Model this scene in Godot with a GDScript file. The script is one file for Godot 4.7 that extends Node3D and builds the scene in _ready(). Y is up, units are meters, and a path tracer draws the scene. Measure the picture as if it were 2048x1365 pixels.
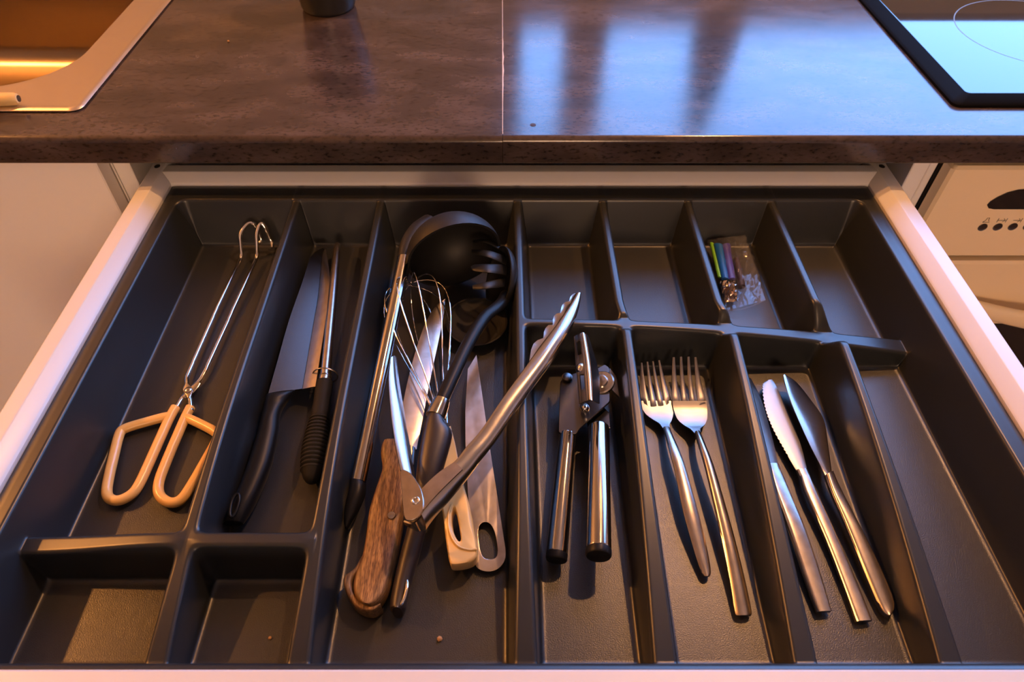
extends Node3D
# A kitchen drawer pulled out under a laminate worktop, seen from above. Metres, y up, floor at y = 0, camera above the origin.

const FLOOR_Y := 0.7905        # top of the cutlery tray's pocket floors
const RIM_Y := 0.8385          # tray flange
var T := PackedVector3Array()  # triangles of the part being built, counter-clockwise from outside
var M := {}
var used := {}


func _ready() -> void:
	# camera
	var cam := Camera3D.new()
	cam.name = "camera"
	cam.projection = Camera3D.PROJECTION_FRUSTUM
	cam.near = 0.05
	cam.far = 30.0
	cam.size = 0.05          # 2 * near * 682.5 / 1365
	cam.frustum_offset = Vector2(0.05 * 20.0 / 1365.0, 0)
	cam.position = Vector3(0, 1.23, 0)
	cam.rotation_degrees = Vector3(-47.507, 0, 0)
	var at := CameraAttributesPhysical.new()
	at.frustum_focal_length = 24.0
	at.frustum_focus_distance = 0.53
	at.exposure_aperture = 11.0
	cam.attributes = at
	add_child(cam)
	cam.current = true
	# sky: dusk, seen through the window behind the worktop
	var env := Environment.new()
	var sm := ProceduralSkyMaterial.new()
	sm.sky_top_color = Color(0.19, 0.42, 1.0).linear_to_srgb()
	sm.sky_horizon_color = Color(0.26, 0.50, 1.0).linear_to_srgb()
	sm.ground_bottom_color = Color(0.05, 0.06, 0.08).linear_to_srgb()
	sm.ground_horizon_color = Color(0.15, 0.2, 0.3).linear_to_srgb()
	sm.sun_angle_max = 1.0
	var sky := Sky.new()
	sky.sky_material = sm
	env.background_mode = Environment.BG_SKY
	env.sky = sky
	env.background_energy_multiplier = 12.0
	env.tonemap_mode = Environment.TONE_MAPPER_LINEAR
	env.tonemap_exposure = 1.0
	env.sdfgi_enabled = true
	env.ssao_enabled = true
	env.ssil_enabled = true
	var we := WorldEnvironment.new()
	we.name = "world_environment"
	we.environment = env
	add_child(we)

	materials()
	room()
	lamps()
	cabinets()
	worktops()
	sink()
	hob()
	oven()
	drawer()
	tray()
	wire_tongs()
	chef_knife()
	sharpening_steel()
	ladle()
	pasta_server()
	whisk()
	wood_knife()
	steel_turner()
	locking_tongs()
	can_opener()
	forks()
	table_knives()
	bag()
	small_things()


# ------------------------------------------------------------------ nodes

func numbered(called: String) -> String:
	if not used.has(called):
		used[called] = 0
		return called
	used[called] += 1
	return "%s_%03d" % [called, used[called]]


func thing(called: String, label: String, category: String, at: Vector3, group := "") -> Node3D:
	var o := Node3D.new()
	o.name = numbered(called)
	o.position = at
	o.set_meta("label", label)
	o.set_meta("category", category)
	if group:
		o.set_meta("group", group)
	add_child(o)
	return o


func where(o: Node) -> Vector3:
	var p := Vector3.ZERO
	while o != self:
		p += o.position
		o = o.get_parent()
	return p


func part(parent: Node, called: String, mat: Material, crease := 40.0, label := "") -> MeshInstance3D:
	var mi := MeshInstance3D.new()
	mi.name = called
	mi.mesh = soup_mesh(where(parent), crease)
	mi.material_override = mat
	if label:
		mi.set_meta("label", label)
	parent.add_child(mi, true)
	return mi


func struct(called: String, mat: Material, label: String, category: String) -> MeshInstance3D:
	var mi := part(self, called, mat)
	mi.set_meta("kind", "structure")
	mi.set_meta("label", label)
	mi.set_meta("category", category)
	return mi


func soup_mesh(origin: Vector3, crease: float) -> ArrayMesh:
	var n := T.size() / 3
	var fn := PackedVector3Array()
	fn.resize(n)
	var at := {}
	for i in n:
		var c := (T[i * 3 + 1] - T[i * 3]).cross(T[i * 3 + 2] - T[i * 3])
		fn[i] = c
		for k in 3:
			var key := Vector3i((T[i * 3 + k] * 200000.0).round())
			if at.has(key):
				at[key].append(i)
			else:
				at[key] = PackedInt32Array([i])
	var v := PackedVector3Array()
	var nn := PackedVector3Array()
	var lim := cos(deg_to_rad(crease))
	for i in n:
		var f := fn[i]
		if f.length_squared() < 1e-22:
			continue
		var fu := f.normalized()
		for k in [0, 2, 1]:
			var p := T[i * 3 + k]
			var s := Vector3.ZERO
			for j in at[Vector3i((p * 200000.0).round())]:
				var g := fn[j]
				if g.length_squared() > 1e-22 and g.normalized().dot(fu) >= lim:
					s += g
			v.append(p - origin)
			nn.append(s.normalized() if s.length_squared() > 1e-24 else fu)
	T = PackedVector3Array()
	return arrays_mesh(v, nn, PackedInt32Array())


func arrays_mesh(v: PackedVector3Array, nn: PackedVector3Array, idx: PackedInt32Array) -> ArrayMesh:
	var arr := []
	arr.resize(Mesh.ARRAY_MAX)
	arr[Mesh.ARRAY_VERTEX] = v
	arr[Mesh.ARRAY_NORMAL] = nn
	if idx.size():
		arr[Mesh.ARRAY_INDEX] = idx
	var m := ArrayMesh.new()
	m.add_surface_from_arrays(Mesh.PRIMITIVE_TRIANGLES, arr)
	return m


# ------------------------------------------------------------------ shapes

func tri(a: Vector3, b: Vector3, c: Vector3) -> void:
	T.append(a)
	T.append(b)
	T.append(c)


func quad(a: Vector3, b: Vector3, c: Vector3, d: Vector3) -> void:
	tri(a, b, c)
	tri(a, c, d)


# makes the closed shape appended since `start` face outwards
func outward(start: int) -> void:
	var vol := 0.0
	var o := T[start]
	for i in range(start, T.size(), 3):
		vol += (T[i] - o).dot((T[i + 1] - o).cross(T[i + 2] - o))
	if vol < 0.0:
		for i in range(start, T.size(), 3):
			var k := T[i + 1]
			T[i + 1] = T[i + 2]
			T[i + 2] = k


func loft(rings: Array, loop := false, caps := true) -> void:
	var start := T.size()
	var m: int = rings[0].size()
	for i in range(rings.size() if loop else rings.size() - 1):
		var a: PackedVector3Array = rings[i]
		var b: PackedVector3Array = rings[(i + 1) % rings.size()]
		for k in m:
			quad(a[k], a[(k + 1) % m], b[(k + 1) % m], b[k])
	if caps and not loop:
		for e in 2:
			var r: PackedVector3Array = rings[0] if e == 0 else rings[-1]
			var c := Vector3.ZERO
			for p in r:
				c += p
			c /= m
			for k in m:
				if e == 0:
					tri(c, r[(k + 1) % m], r[k])
				else:
					tri(c, r[k], r[(k + 1) % m])
	outward(start)


func smooth_path(pts: Array, per := 6, closed := false) -> PackedVector3Array:
	var out := PackedVector3Array()
	var n := pts.size()
	for i in range(n if closed else n - 1):
		var p0: Vector3 = pts[(i - 1 + n) % n] if closed or i > 0 else pts[0]
		var p1: Vector3 = pts[i]
		var p2: Vector3 = pts[(i + 1) % n]
		var p3: Vector3 = pts[(i + 2) % n] if closed or i + 2 < n else pts[n - 1]
		for k in per:
			out.append(p1.cubic_interpolate(p2, p0, p3, float(k) / per))
	if not closed:
		out.append(pts[n - 1])
	return out


# corners of a polyline cut by short arcs
func rounded(pts: Array, r: float, per := 5, closed := false) -> PackedVector3Array:
	var out := PackedVector3Array()
	var n := pts.size()
	for i in n:
		var p: Vector3 = pts[i]
		if not closed and (i == 0 or i == n - 1):
			out.append(p)
			continue
		var a: Vector3 = pts[(i - 1 + n) % n]
		var b: Vector3 = pts[(i + 1) % n]
		var ra := minf(r, a.distance_to(p) * 0.48)
		var rb := minf(r, b.distance_to(p) * 0.48)
		var q0 := p + (a - p).normalized() * ra
		var q1 := p + (b - p).normalized() * rb
		for k in range(per + 1):
			var t := float(k) / per
			out.append(q0.lerp(p, t).lerp(p.lerp(q1, t), t))
	return out


# a tube along a path; r is a number or one radius per point
func tube(path: PackedVector3Array, r, n := 10, closed := false, flat := 1.0, flat_axis := Vector3.UP) -> void:
	var rings := []
	var c := path.size()
	var u := Vector3.ZERO
	for i in c:
		var a := path[(i - 1 + c) % c] if closed or i > 0 else path[0]
		var b := path[(i + 1) % c] if closed or i < c - 1 else path[c - 1]
		var d := (b - a).normalized()
		if i == 0:
			u = flat_axis - d * flat_axis.dot(d)
			if u.length() < 0.1:
				u = Vector3.RIGHT - d * d.x
		u = (u - d * u.dot(d)).normalized()
		var w := d.cross(u)
		var rad: float = r[i] if r is Array or r is PackedFloat32Array else r
		var ring := PackedVector3Array()
		for k in n:
			var q := TAU * k / n
			ring.append(path[i] + u * (cos(q) * rad * flat) + w * (sin(q) * rad))
		rings.append(ring)
	if closed:   # the frame may have turned on its way round: pick the seam that twists least
		var best := 0
		var least := 1e9
		for s in n:
			var e: float = rings[0][s].distance_to(rings[c - 1][0])
			if e < least:
				least = e
				best = s
		if best:
			for i in c:
				var sh := int(round(best * (1.0 - float(i) / c)))
				var nr := PackedVector3Array()
				for k in n:
					nr.append(rings[i][(k + best - sh) % n])
				rings[i] = nr
	loft(rings, closed)


# a body turned round the axis from a to b: prof is a list of Vector2(along in metres, radius)
func lathe(a: Vector3, b: Vector3, prof: Array, n := 28, loop := false) -> void:
	var d := (b - a).normalized()
	var u := (Vector3.UP if absf(d.y) < 0.9 else Vector3.RIGHT)
	u = (u - d * u.dot(d)).normalized()
	var w := d.cross(u)
	var rings := []
	for p in prof:
		var ring := PackedVector3Array()
		for k in n:
			var q := TAU * k / n
			ring.append(a + d * p.x + (u * cos(q) + w * sin(q)) * p.y)
		rings.append(ring)
	loft(rings, loop)


# a bar between two edge lines: left and right points, thickness, crown of the top, share of the thickness left at the edges
func slab(l: Array, r: Array, th, crown = 0.0, edge := 0.35, n := 8, roll := 0.0, pw := 2.0) -> void:
	var rings := []
	var c := l.size()
	for i in c:
		var i0 := maxi(i - 1, 0)
		var i1 := mini(i + 1, c - 1)
		var a: Vector3 = l[i]
		var b: Vector3 = r[i]
		var along: Vector3 = (l[i1] + r[i1]) - (l[i0] + r[i0])
		var up := (b - a).cross(along).normalized()
		if up.y < 0.0:
			up = -up
		if roll != 0.0:
			up = up.rotated(along.normalized(), roll)
		var t: float = th[i] if th is Array else th
		var cr: float = crown[i] if crown is Array else crown
		var ring := PackedVector3Array()
		for k in range(n + 1):
			var s := float(k) / n
			var q := edge + (1.0 - edge) * pow(maxf(0.0, 1.0 - pow(absf(2.0 * s - 1.0), pw)), 1.0 / pw)
			ring.append(a.lerp(b, s) + up * (t * 0.5 * q + cr * 4.0 * s * (1.0 - s)))
		for k in range(n, -1, -1):
			var s := float(k) / n
			var q := edge + (1.0 - edge) * pow(maxf(0.0, 1.0 - pow(absf(2.0 * s - 1.0), pw)), 1.0 / pw)
			ring.append(a.lerp(b, s) + up * (-t * 0.5 * q + cr * 4.0 * s * (1.0 - s)))
		rings.append(ring)
	loft(rings)


# more stations on an edge line
func dense(pts: Array, per := 5) -> Array:
	return Array(smooth_path(pts, per))


# a box with chamfered edges, turned by basis
func box(c: Vector3, size: Vector3, bevel := 0.0008, basis := Basis.IDENTITY) -> void:
	var h := size * 0.5
	var b := minf(bevel, minf(h.x, minf(h.y, h.z)) * 0.9)
	var rings := []
	for e in [[-h.y, b], [-h.y + b, 0.0], [h.y - b, 0.0], [h.y, b]]:
		var x: float = h.x - e[1]
		var z: float = h.z - e[1]
		var ring := PackedVector3Array()
		for q in [[x, z - b], [x - b, z], [-x + b, z], [-x, z - b], [-x, -z + b], [-x + b, -z], [x - b, -z], [x, -z + b]]:
			ring.append(c + basis * Vector3(q[0], e[0], q[1]))
		rings.append(ring)
	loft(rings)


func span(a: Vector3, b: Vector3, bevel := 0.0008) -> void:
	box((a + b) * 0.5, (b - a).abs(), bevel)


# outline (flat list of points) seen from `c`, cut by n rays in the plane across up
func star(outline: PackedVector3Array, c: Vector3, n: int, up := Vector3.UP, turn := 0.0) -> PackedVector3Array:
	var u := (Vector3.RIGHT - up * up.x).normalized()
	var w := up.cross(u)
	var out := PackedVector3Array()
	var m := outline.size()
	for k in n:
		var q := TAU * (k + 0.37) / n + turn
		var dx := cos(q)
		var dy := sin(q)
		var best := c
		var far := -1.0
		for i in m:
			var a := outline[i] - c
			var b := outline[(i + 1) % m] - c
			var ax := a.dot(u)
			var ay := a.dot(w)
			var ex := b.dot(u) - ax
			var ey := b.dot(w) - ay
			var den := dx * ey - dy * ex
			if absf(den) < 1e-12:
				continue
			var t := (ax * ey - ay * ex) / den
			var s := (ax * dy - ay * dx) / den
			if s >= -1e-6 and s <= 1.000001 and t > far:
				far = t
				best = outline[i].lerp(outline[(i + 1) % m], clampf(s, 0, 1))
		out.append(best)
	return out


# a flat plate with one hole: outer and inner loops with the same number of points
func annulus(outer: PackedVector3Array, inner: PackedVector3Array, up: Vector3, th: float, bev: float) -> void:
	var m := outer.size()
	var rings := []
	var q := bev / th
	for e in [[0, 0.0, 0.5 - q], [0, bev * 0.3, 0.5 - q * 0.3], [0, bev, 0.5], [1, bev, 0.5], [1, bev * 0.3, 0.5 - q * 0.3], [1, 0.0, 0.5 - q], [1, 0.0, -0.5 + q], [1, bev, -0.5], [0, bev, -0.5], [0, 0.0, -0.5 + q]]:
		var ring := PackedVector3Array()
		for k in m:
			var a := outer[k] if e[0] == 0 else inner[k]
			var b := inner[k] if e[0] == 0 else outer[k]
			ring.append(a + (b - a).normalized() * e[1] + up * (th * e[2]))
		rings.append(ring)
	loft(rings, true)


# a plate from an outline: top and bottom faces, chamfered edge
func plate(outline: PackedVector3Array, up: Vector3, th: float, bev := 0.0002) -> void:
	var u := (Vector3.RIGHT - up * up.x).normalized()
	var w := up.cross(u)
	var m := outline.size()
	var flat := PackedVector2Array()
	for p in outline:
		flat.append(Vector2(p.dot(u), p.dot(w)))
	var idx := Geometry2D.triangulate_polygon(flat)
	var start := T.size()
	var ccw := not Geometry2D.is_polygon_clockwise(flat)
	var ins := PackedVector3Array()
	for i in m:
		var d := (flat[(i + 1) % m] - flat[(i - 1 + m) % m]).normalized()
		var nrm := Vector2(-d.y, d.x) * (1.0 if ccw else -1.0)
		ins.append(outline[i] + (u * nrm.x + w * nrm.y) * bev)
	for s in [1.0, -1.0]:
		var o: Vector3 = up * (th * 0.5 * s)
		for i in range(0, idx.size(), 3):
			var a := ins[idx[i]] + o
			var b := ins[idx[i + 1]] + o
			var c := ins[idx[i + 2]] + o
			if (b - a).cross(c - a).dot(up) * s > 0.0:
				tri(a, b, c)
			else:
				tri(a, c, b)
	var e := up * (th * 0.5 - bev)
	for i in m:
		var j := (i + 1) % m
		var rows := [[ins[i] + up * th * 0.5, ins[j] + up * th * 0.5], [outline[i] + e, outline[j] + e], [outline[i] - e, outline[j] - e], [ins[i] - up * th * 0.5, ins[j] - up * th * 0.5]]
		for k in 3:
			if ccw:
				quad(rows[k][0], rows[k + 1][0], rows[k + 1][1], rows[k][1])
			else:
				quad(rows[k][0], rows[k][1], rows[k + 1][1], rows[k + 1][0])


# part of a ball shell, opening along n
func bowl(c: Vector3, n: Vector3, r: float, th: float, depth := 1.0) -> void:
	var d := n.normalized()
	var u := (Vector3.UP - d * d.y).normalized()
	var w := d.cross(u)
	var rings := []
	for side in 2:
		var rr := r - th * side
		for i in range(13):
			var a := (float(i) / 12.0 if side == 0 else 1.0 - float(i) / 12.0) * PI / 2.0
			a = maxf(a, 0.02)
			var ring := PackedVector3Array()
			for k in 40:
				var q := TAU * k / 40
				ring.append(c - d * (cos(a) * rr * depth) + (u * cos(q) + w * sin(q)) * (sin(a) * rr))
			rings.append(ring)
	loft(rings)


# ------------------------------------------------------------------ materials

func noise(freq: float, sd: int, oct := 4, kind := FastNoiseLite.TYPE_SIMPLEX_SMOOTH) -> FastNoiseLite:
	var f := FastNoiseLite.new()
	f.seed = sd
	f.noise_type = kind
	f.frequency = freq
	f.fractal_octaves = oct
	return f


func noise_tex(f: FastNoiseLite, size: int, ramp: Array = [], bump := 0.0) -> NoiseTexture2D:
	var t := NoiseTexture2D.new()
	t.width = size
	t.height = size
	t.seamless = true
	t.noise = f
	if ramp.size():
		var g := Gradient.new()
		var offs := PackedFloat32Array()
		var cols := PackedColorArray()
		for r in ramp:
			offs.append(r[0])
			cols.append(r[1])
		g.offsets = offs
		g.colors = cols
		t.color_ramp = g
	if bump > 0.0:
		t.as_normal_map = true
		t.bump_strength = bump
	return t


func mat(called: String, col: Color, rough: float, metal := 0.0) -> StandardMaterial3D:
	var m := StandardMaterial3D.new()
	m.resource_name = called
	m.albedo_color = col.linear_to_srgb()
	m.roughness = rough
	m.metallic = metal
	M[called] = m
	return m


func tri_uv(m: StandardMaterial3D, s: Vector3) -> void:
	m.uv1_triplanar = true
	m.uv1_world_triplanar = true
	m.uv1_scale = s


func grey(v: float) -> Color:
	return Color(v, v, v)


func materials() -> void:
	# laminate worktop: mottled brown-grey with dark flecks
	var lam := mat("laminate", Color.WHITE, 0.20)
	lam.albedo_texture = noise_tex(noise(0.0045, 11, 6), 1024, [[0.0, Color(0.185, 0.155, 0.148)], [0.36, Color(0.225, 0.192, 0.183)], [0.55, Color(0.26, 0.222, 0.21)], [0.75, Color(0.29, 0.25, 0.237)], [1.0, Color(0.315, 0.278, 0.268)]])
	lam.detail_enabled = true
	lam.detail_blend_mode = BaseMaterial3D.BLEND_MODE_MUL
	lam.detail_albedo = noise_tex(noise(0.05, 5, 6), 1024, [[0.0, Color(0.5, 0.48, 0.48)], [0.22, Color(0.66, 0.64, 0.64)], [0.34, Color(0.92, 0.91, 0.91)], [0.6, Color(1, 1, 1)], [0.8, Color(0.97, 0.96, 0.96)], [1.0, Color(1, 1, 1)]])
	lam.roughness_texture = noise_tex(noise(0.02, 8, 4), 512, [[0.0, grey(0.8)], [1.0, grey(1.0)]])
	tri_uv(lam, Vector3(2.0, 4.5, 4.0))
	var seam := mat("chipped_edge", Color(0.55, 0.5, 0.46), 0.6)
	seam.metallic_specular = 0.3
	# tray plastic with leather grain
	mat("tray_plastic", Color(0.0135, 0.016, 0.019), 0.34)
	var tr := mat("tray_grain", Color(0.019, 0.0205, 0.023), 0.33)
	tr.heightmap_enabled = true
	tr.heightmap_scale = 0.0065
	tr.heightmap_texture = noise_tex(noise(0.085, 21, 2), 512, [[0.0, grey(0.0)], [1.0, grey(1.0)]])
	tri_uv(tr, Vector3(24, 24, 24))
	mat("white_metal", Color(0.56, 0.56, 0.57), 0.32)
	mat("white_board", Color(0.83, 0.82, 0.81), 0.38)
	mat("white_enamel", Color(0.84, 0.68, 0.42), 0.30)
	mat("dark_gap", grey(0.015), 0.6)
	# steels
	var st := mat("steel", Color(0.42, 0.40, 0.385), 0.24, 1.0)
	st.roughness_texture = noise_tex(noise(0.02, 31, 3), 512, [[0.0, grey(0.88)], [1.0, grey(1.0)]])
	tri_uv(st, Vector3(14, 14, 14))
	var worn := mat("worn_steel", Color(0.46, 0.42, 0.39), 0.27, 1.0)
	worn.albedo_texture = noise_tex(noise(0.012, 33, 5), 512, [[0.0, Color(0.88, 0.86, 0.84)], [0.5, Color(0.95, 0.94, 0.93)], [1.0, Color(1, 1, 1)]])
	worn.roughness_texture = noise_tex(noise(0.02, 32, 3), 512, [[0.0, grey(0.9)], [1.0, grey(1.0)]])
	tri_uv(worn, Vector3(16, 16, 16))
	var du := mat("dull_steel", Color(0.215, 0.205, 0.20), 0.36, 1.0)
	du.roughness_texture = noise_tex(noise(0.02, 39, 3), 512, [[0.0, grey(0.85)], [1.0, grey(1.0)]])
	tri_uv(du, Vector3(16, 16, 16))
	var br := mat("brushed_steel", Color(0.40, 0.38, 0.37), 0.13, 1.0)
	br.roughness_texture = noise_tex(noise(0.03, 34, 3), 512, [[0.0, grey(0.75)], [1.0, grey(1.0)]])
	tri_uv(br, Vector3(60, 60, 6))
	mat("chrome", Color(0.66, 0.65, 0.64), 0.10, 1.0)
	mat("blade_steel", Color(0.075, 0.073, 0.073), 0.26, 1.0)
	mat("dark_steel", Color(0.13, 0.125, 0.125), 0.26, 1.0)
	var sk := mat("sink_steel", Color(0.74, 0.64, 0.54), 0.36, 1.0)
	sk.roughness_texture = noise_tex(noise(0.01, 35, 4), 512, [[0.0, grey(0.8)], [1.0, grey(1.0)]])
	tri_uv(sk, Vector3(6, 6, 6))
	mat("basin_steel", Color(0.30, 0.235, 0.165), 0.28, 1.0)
	# plastics
	mat("black_plastic", grey(0.006), 0.40).metallic_specular = 0.3
	mat("black_nylon", grey(0.010), 0.5).metallic_specular = 0.4
	mat("black_rubber", grey(0.010), 0.65).metallic_specular = 0.3
	mat("cream_plastic", Color(0.72, 0.44, 0.145), 0.25)
	mat("ivory_plastic", Color(0.66, 0.46, 0.19), 0.34)
	mat("brown_handle", Color(0.016, 0.011, 0.010), 0.42)
	# wood of the knife handle
	var wd := mat("wood", Color.WHITE, 0.5)
	wd.albedo_texture = noise_tex(noise(0.010, 41, 5), 512, [[0.0, Color(0.36, 0.26, 0.15)], [0.4, Color(0.48, 0.36, 0.215)], [0.6, Color(0.57, 0.44, 0.27)], [1.0, Color(0.66, 0.52, 0.34)]])
	wd.detail_enabled = true
	wd.detail_blend_mode = BaseMaterial3D.BLEND_MODE_MUL
	wd.detail_albedo = noise_tex(noise(0.05, 42, 3), 512, [[0.0, Color(0.45, 0.38, 0.32)], [0.33, Color(0.68, 0.62, 0.56)], [0.5, Color(1, 1, 1)], [1.0, Color(1, 1, 1)]])
	tri_uv(wd, Vector3(62, 62, 5))
	# glass and films
	var hb := mat("hob_glass", grey(0.006), 0.035)
	hb.metallic_specular = 0.62
	mat("ring_print", grey(0.12), 0.4)
	mat("hob_frame", grey(0.005), 0.55).metallic_specular = 0.08
	var film := mat("clear_film", Color(1, 1, 1), 0.04)
	film.metallic_specular = 0.38
	film.albedo_color = Color(1, 1, 1, 0.02)
	film.transparency = BaseMaterial3D.TRANSPARENCY_ALPHA
	film.cull_mode = BaseMaterial3D.CULL_DISABLED
	var pane := mat("window_glass", Color(1, 1, 1), 0.0)
	pane.albedo_color = Color(1, 1, 1, 0.03)
	pane.transparency = BaseMaterial3D.TRANSPARENCY_ALPHA
	mat("bottle_glass", Color(0.008, 0.012, 0.008), 0.2)
	mat("print_blue", Color(0.012, 0.11, 0.38), 0.35)
	mat("print_violet", Color(0.07, 0.055, 0.28), 0.35)
	mat("print_green", Color(0.20, 0.48, 0.03), 0.35)
	mat("foil", Color(0.50, 0.38, 0.28), 0.22, 1.0).cull_mode = BaseMaterial3D.CULL_DISABLED
	mat("print_brown", Color(0.03, 0.013, 0.010), 0.6)
	mat("crumb", Color(0.36, 0.20, 0.08), 0.8)
	# room
	mat("back_paint", Color(0.52, 0.49, 0.47), 0.6)
	mat("wall_paint", Color(0.55, 0.52, 0.49), 0.7)
	mat("ceiling_paint", Color(0.75, 0.74, 0.72), 0.8)
	var fl := mat("floor_wood", Color(1, 1, 1), 0.45)
	fl.albedo_texture = noise_tex(noise(0.01, 51, 4), 512, [[0.0, Color(0.36, 0.26, 0.18)], [1.0, Color(0.52, 0.40, 0.29)]])
	tri_uv(fl, Vector3(3, 3, 0.6))
	mat("frame_paint", Color(0.30, 0.28, 0.27), 0.5)
	mat("pot_glaze", Color(0.02, 0.018, 0.015), 0.35)
	mat("lamp_shade", Color(0.08, 0.08, 0.08), 0.4)


func glow(called: String, col: Color, e: float) -> StandardMaterial3D:
	var m := mat(called, Color(0.8, 0.8, 0.8), 0.5)
	m.emission_enabled = true
	m.emission = col.linear_to_srgb()
	m.emission_energy_multiplier = e
	return m


# ------------------------------------------------------------------ the room

func room() -> void:
	span(Vector3(-2.3, -0.1, -1.3), Vector3(2.3, 0.0, 2.7), 0.001)
	struct("floor", M.floor_wood, "brown wooden kitchen floor below the cabinets", "floor")
	span(Vector3(-2.3, 2.5, -1.3), Vector3(2.3, 2.6, 2.7), 0.001)
	struct("ceiling", M.ceiling_paint, "white painted kitchen ceiling above the worktop", "ceiling")
	# back wall with the window opening
	var x0 := 0.015
	var x1 := 2.1
	var y0 := 1.055
	var y1 := 2.12
	span(Vector3(-2.3, 0, -1.305), Vector3(x0, 2.5, -1.195), 0.0)
	span(Vector3(x1, 0, -1.305), Vector3(2.3, 2.5, -1.195), 0.0)
	span(Vector3(x0, 0, -1.305), Vector3(x1, y0, -1.195), 0.0)
	span(Vector3(x0, y1, -1.305), Vector3(x1, 2.5, -1.195), 0.0)
	struct("wall_back", M.back_paint, "light kitchen wall behind the worktop with the window opening", "wall")
	span(Vector3(-2.4, 0, -1.3), Vector3(-2.3, 2.5, 2.7), 0.001)
	struct("wall_left", M.wall_paint, "light kitchen wall on the sink side", "wall")
	span(Vector3(2.3, 0, -1.3), Vector3(2.4, 2.5, 2.7), 0.001)
	struct("wall_right", M.wall_paint, "light kitchen wall on the hob side", "wall")
	span(Vector3(-2.3, 0, 2.7), Vector3(2.3, 2.5, 2.8), 0.001)
	struct("wall_front", M.wall_paint, "light kitchen wall opposite the worktop", "wall")
	# window frame and glass
	var w := Node3D.new()
	w.name = "window_1"
	w.position = Vector3(x0, y0, -1.25)
	w.set_meta("kind", "structure")
	w.set_meta("label", "kitchen window with dark frame above the right worktop and hob")
	w.set_meta("category", "window")
	add_child(w)
	span(Vector3(x0, y0, -1.29), Vector3(x0 + 0.02, y1, -1.21))
	span(Vector3(x1 - 0.03, y0, -1.29), Vector3(x1, y1, -1.21))
	span(Vector3(x0, y0, -1.29), Vector3(x1, y0 + 0.02, -1.21))
	span(Vector3(x0, y1 - 0.03, -1.29), Vector3(x1, y1, -1.21))
	part(w, "window_frame", M.frame_paint)
	span(Vector3(0.112, y0, -1.28), Vector3(0.188, y1, -1.215))
	part(w, "mullion", M.frame_paint)
	span(Vector3(x0 + 0.01, y0 + 0.01, -1.256), Vector3(0.13, y1 - 0.01, -1.252), 0.0)
	part(w, "pane", M.window_glass)
	span(Vector3(0.17, y0 + 0.01, -1.256), Vector3(x1 - 0.01, y1 - 0.01, -1.252), 0.0)
	part(w, "pane", M.window_glass)
	# a tall dark bottle on the window ledge
	var b := thing("bottle", "tall dark tapered bottle standing on the window ledge", "bottle", Vector3(0.385, y0 + 0.02, -1.235))
	lathe(b.position, b.position + Vector3.UP, [Vector2(0, 0.03), Vector2(0.002, 0.043), Vector2(0.03, 0.045), Vector2(0.12, 0.032), Vector2(0.22, 0.018), Vector2(0.28, 0.014), Vector2(0.30, 0.014)])
	part(b, "body", M.bottle_glass)
	lathe(b.position + Vector3(0, 0.30, 0), b.position + Vector3.UP, [Vector2(0, 0.013), Vector2(0.002, 0.015), Vector2(0.02, 0.015), Vector2(0.022, 0.012)])
	part(b, "cap", M.black_plastic)


func pendant(at: Vector3, col: Color, e: float, label: String) -> void:
	var o := thing("pendant_lamp", label, "lamp", Vector3(at.x, at.y, at.z), "pendant lamps above the worktop")
	tube(PackedVector3Array([at + Vector3(0, 0.10, 0), Vector3(at.x, 2.49, at.z)]), 0.004, 8)
	part(o, "cord", M.black_plastic)
	lathe(Vector3(at.x, 2.47, at.z), at + Vector3.UP, [Vector2(0, 0.03), Vector2(0.004, 0.045), Vector2(0.028, 0.045), Vector2(0.03, 0.04)])
	part(o, "ceiling_rose", M.lamp_shade)
	lathe(at + Vector3(0, -0.02, 0), at + Vector3.UP, [Vector2(0.0, 0.075), Vector2(0.06, 0.062), Vector2(0.105, 0.035), Vector2(0.125, 0.016), Vector2(0.122, 0.013), Vector2(0.10, 0.031), Vector2(0.058, 0.058), Vector2(0.0, 0.072)], 36, true)
	part(o, "lamp_shade", M.lamp_shade)
	lathe(at + Vector3(0, -0.035, 0), at + Vector3.UP, [Vector2(0, 0.004), Vector2(0.004, 0.016), Vector2(0.015, 0.026), Vector2(0.03, 0.030), Vector2(0.045, 0.026), Vector2(0.06, 0.016), Vector2(0.085, 0.012), Vector2(0.1, 0.012)])
	part(o, "bulb", glow("bulb_light_%d" % used["pendant_lamp"], col, 30.0))
	var l := OmniLight3D.new()
	l.name = "bulb_light"
	l.light_color = col.linear_to_srgb()
	l.light_energy = e
	l.light_size = 0.024
	l.omni_range = 8.0
	l.omni_attenuation = 2.0
	l.shadow_enabled = true
	l.position = Vector3(0, -0.005, 0)
	o.add_child(l)


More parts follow.
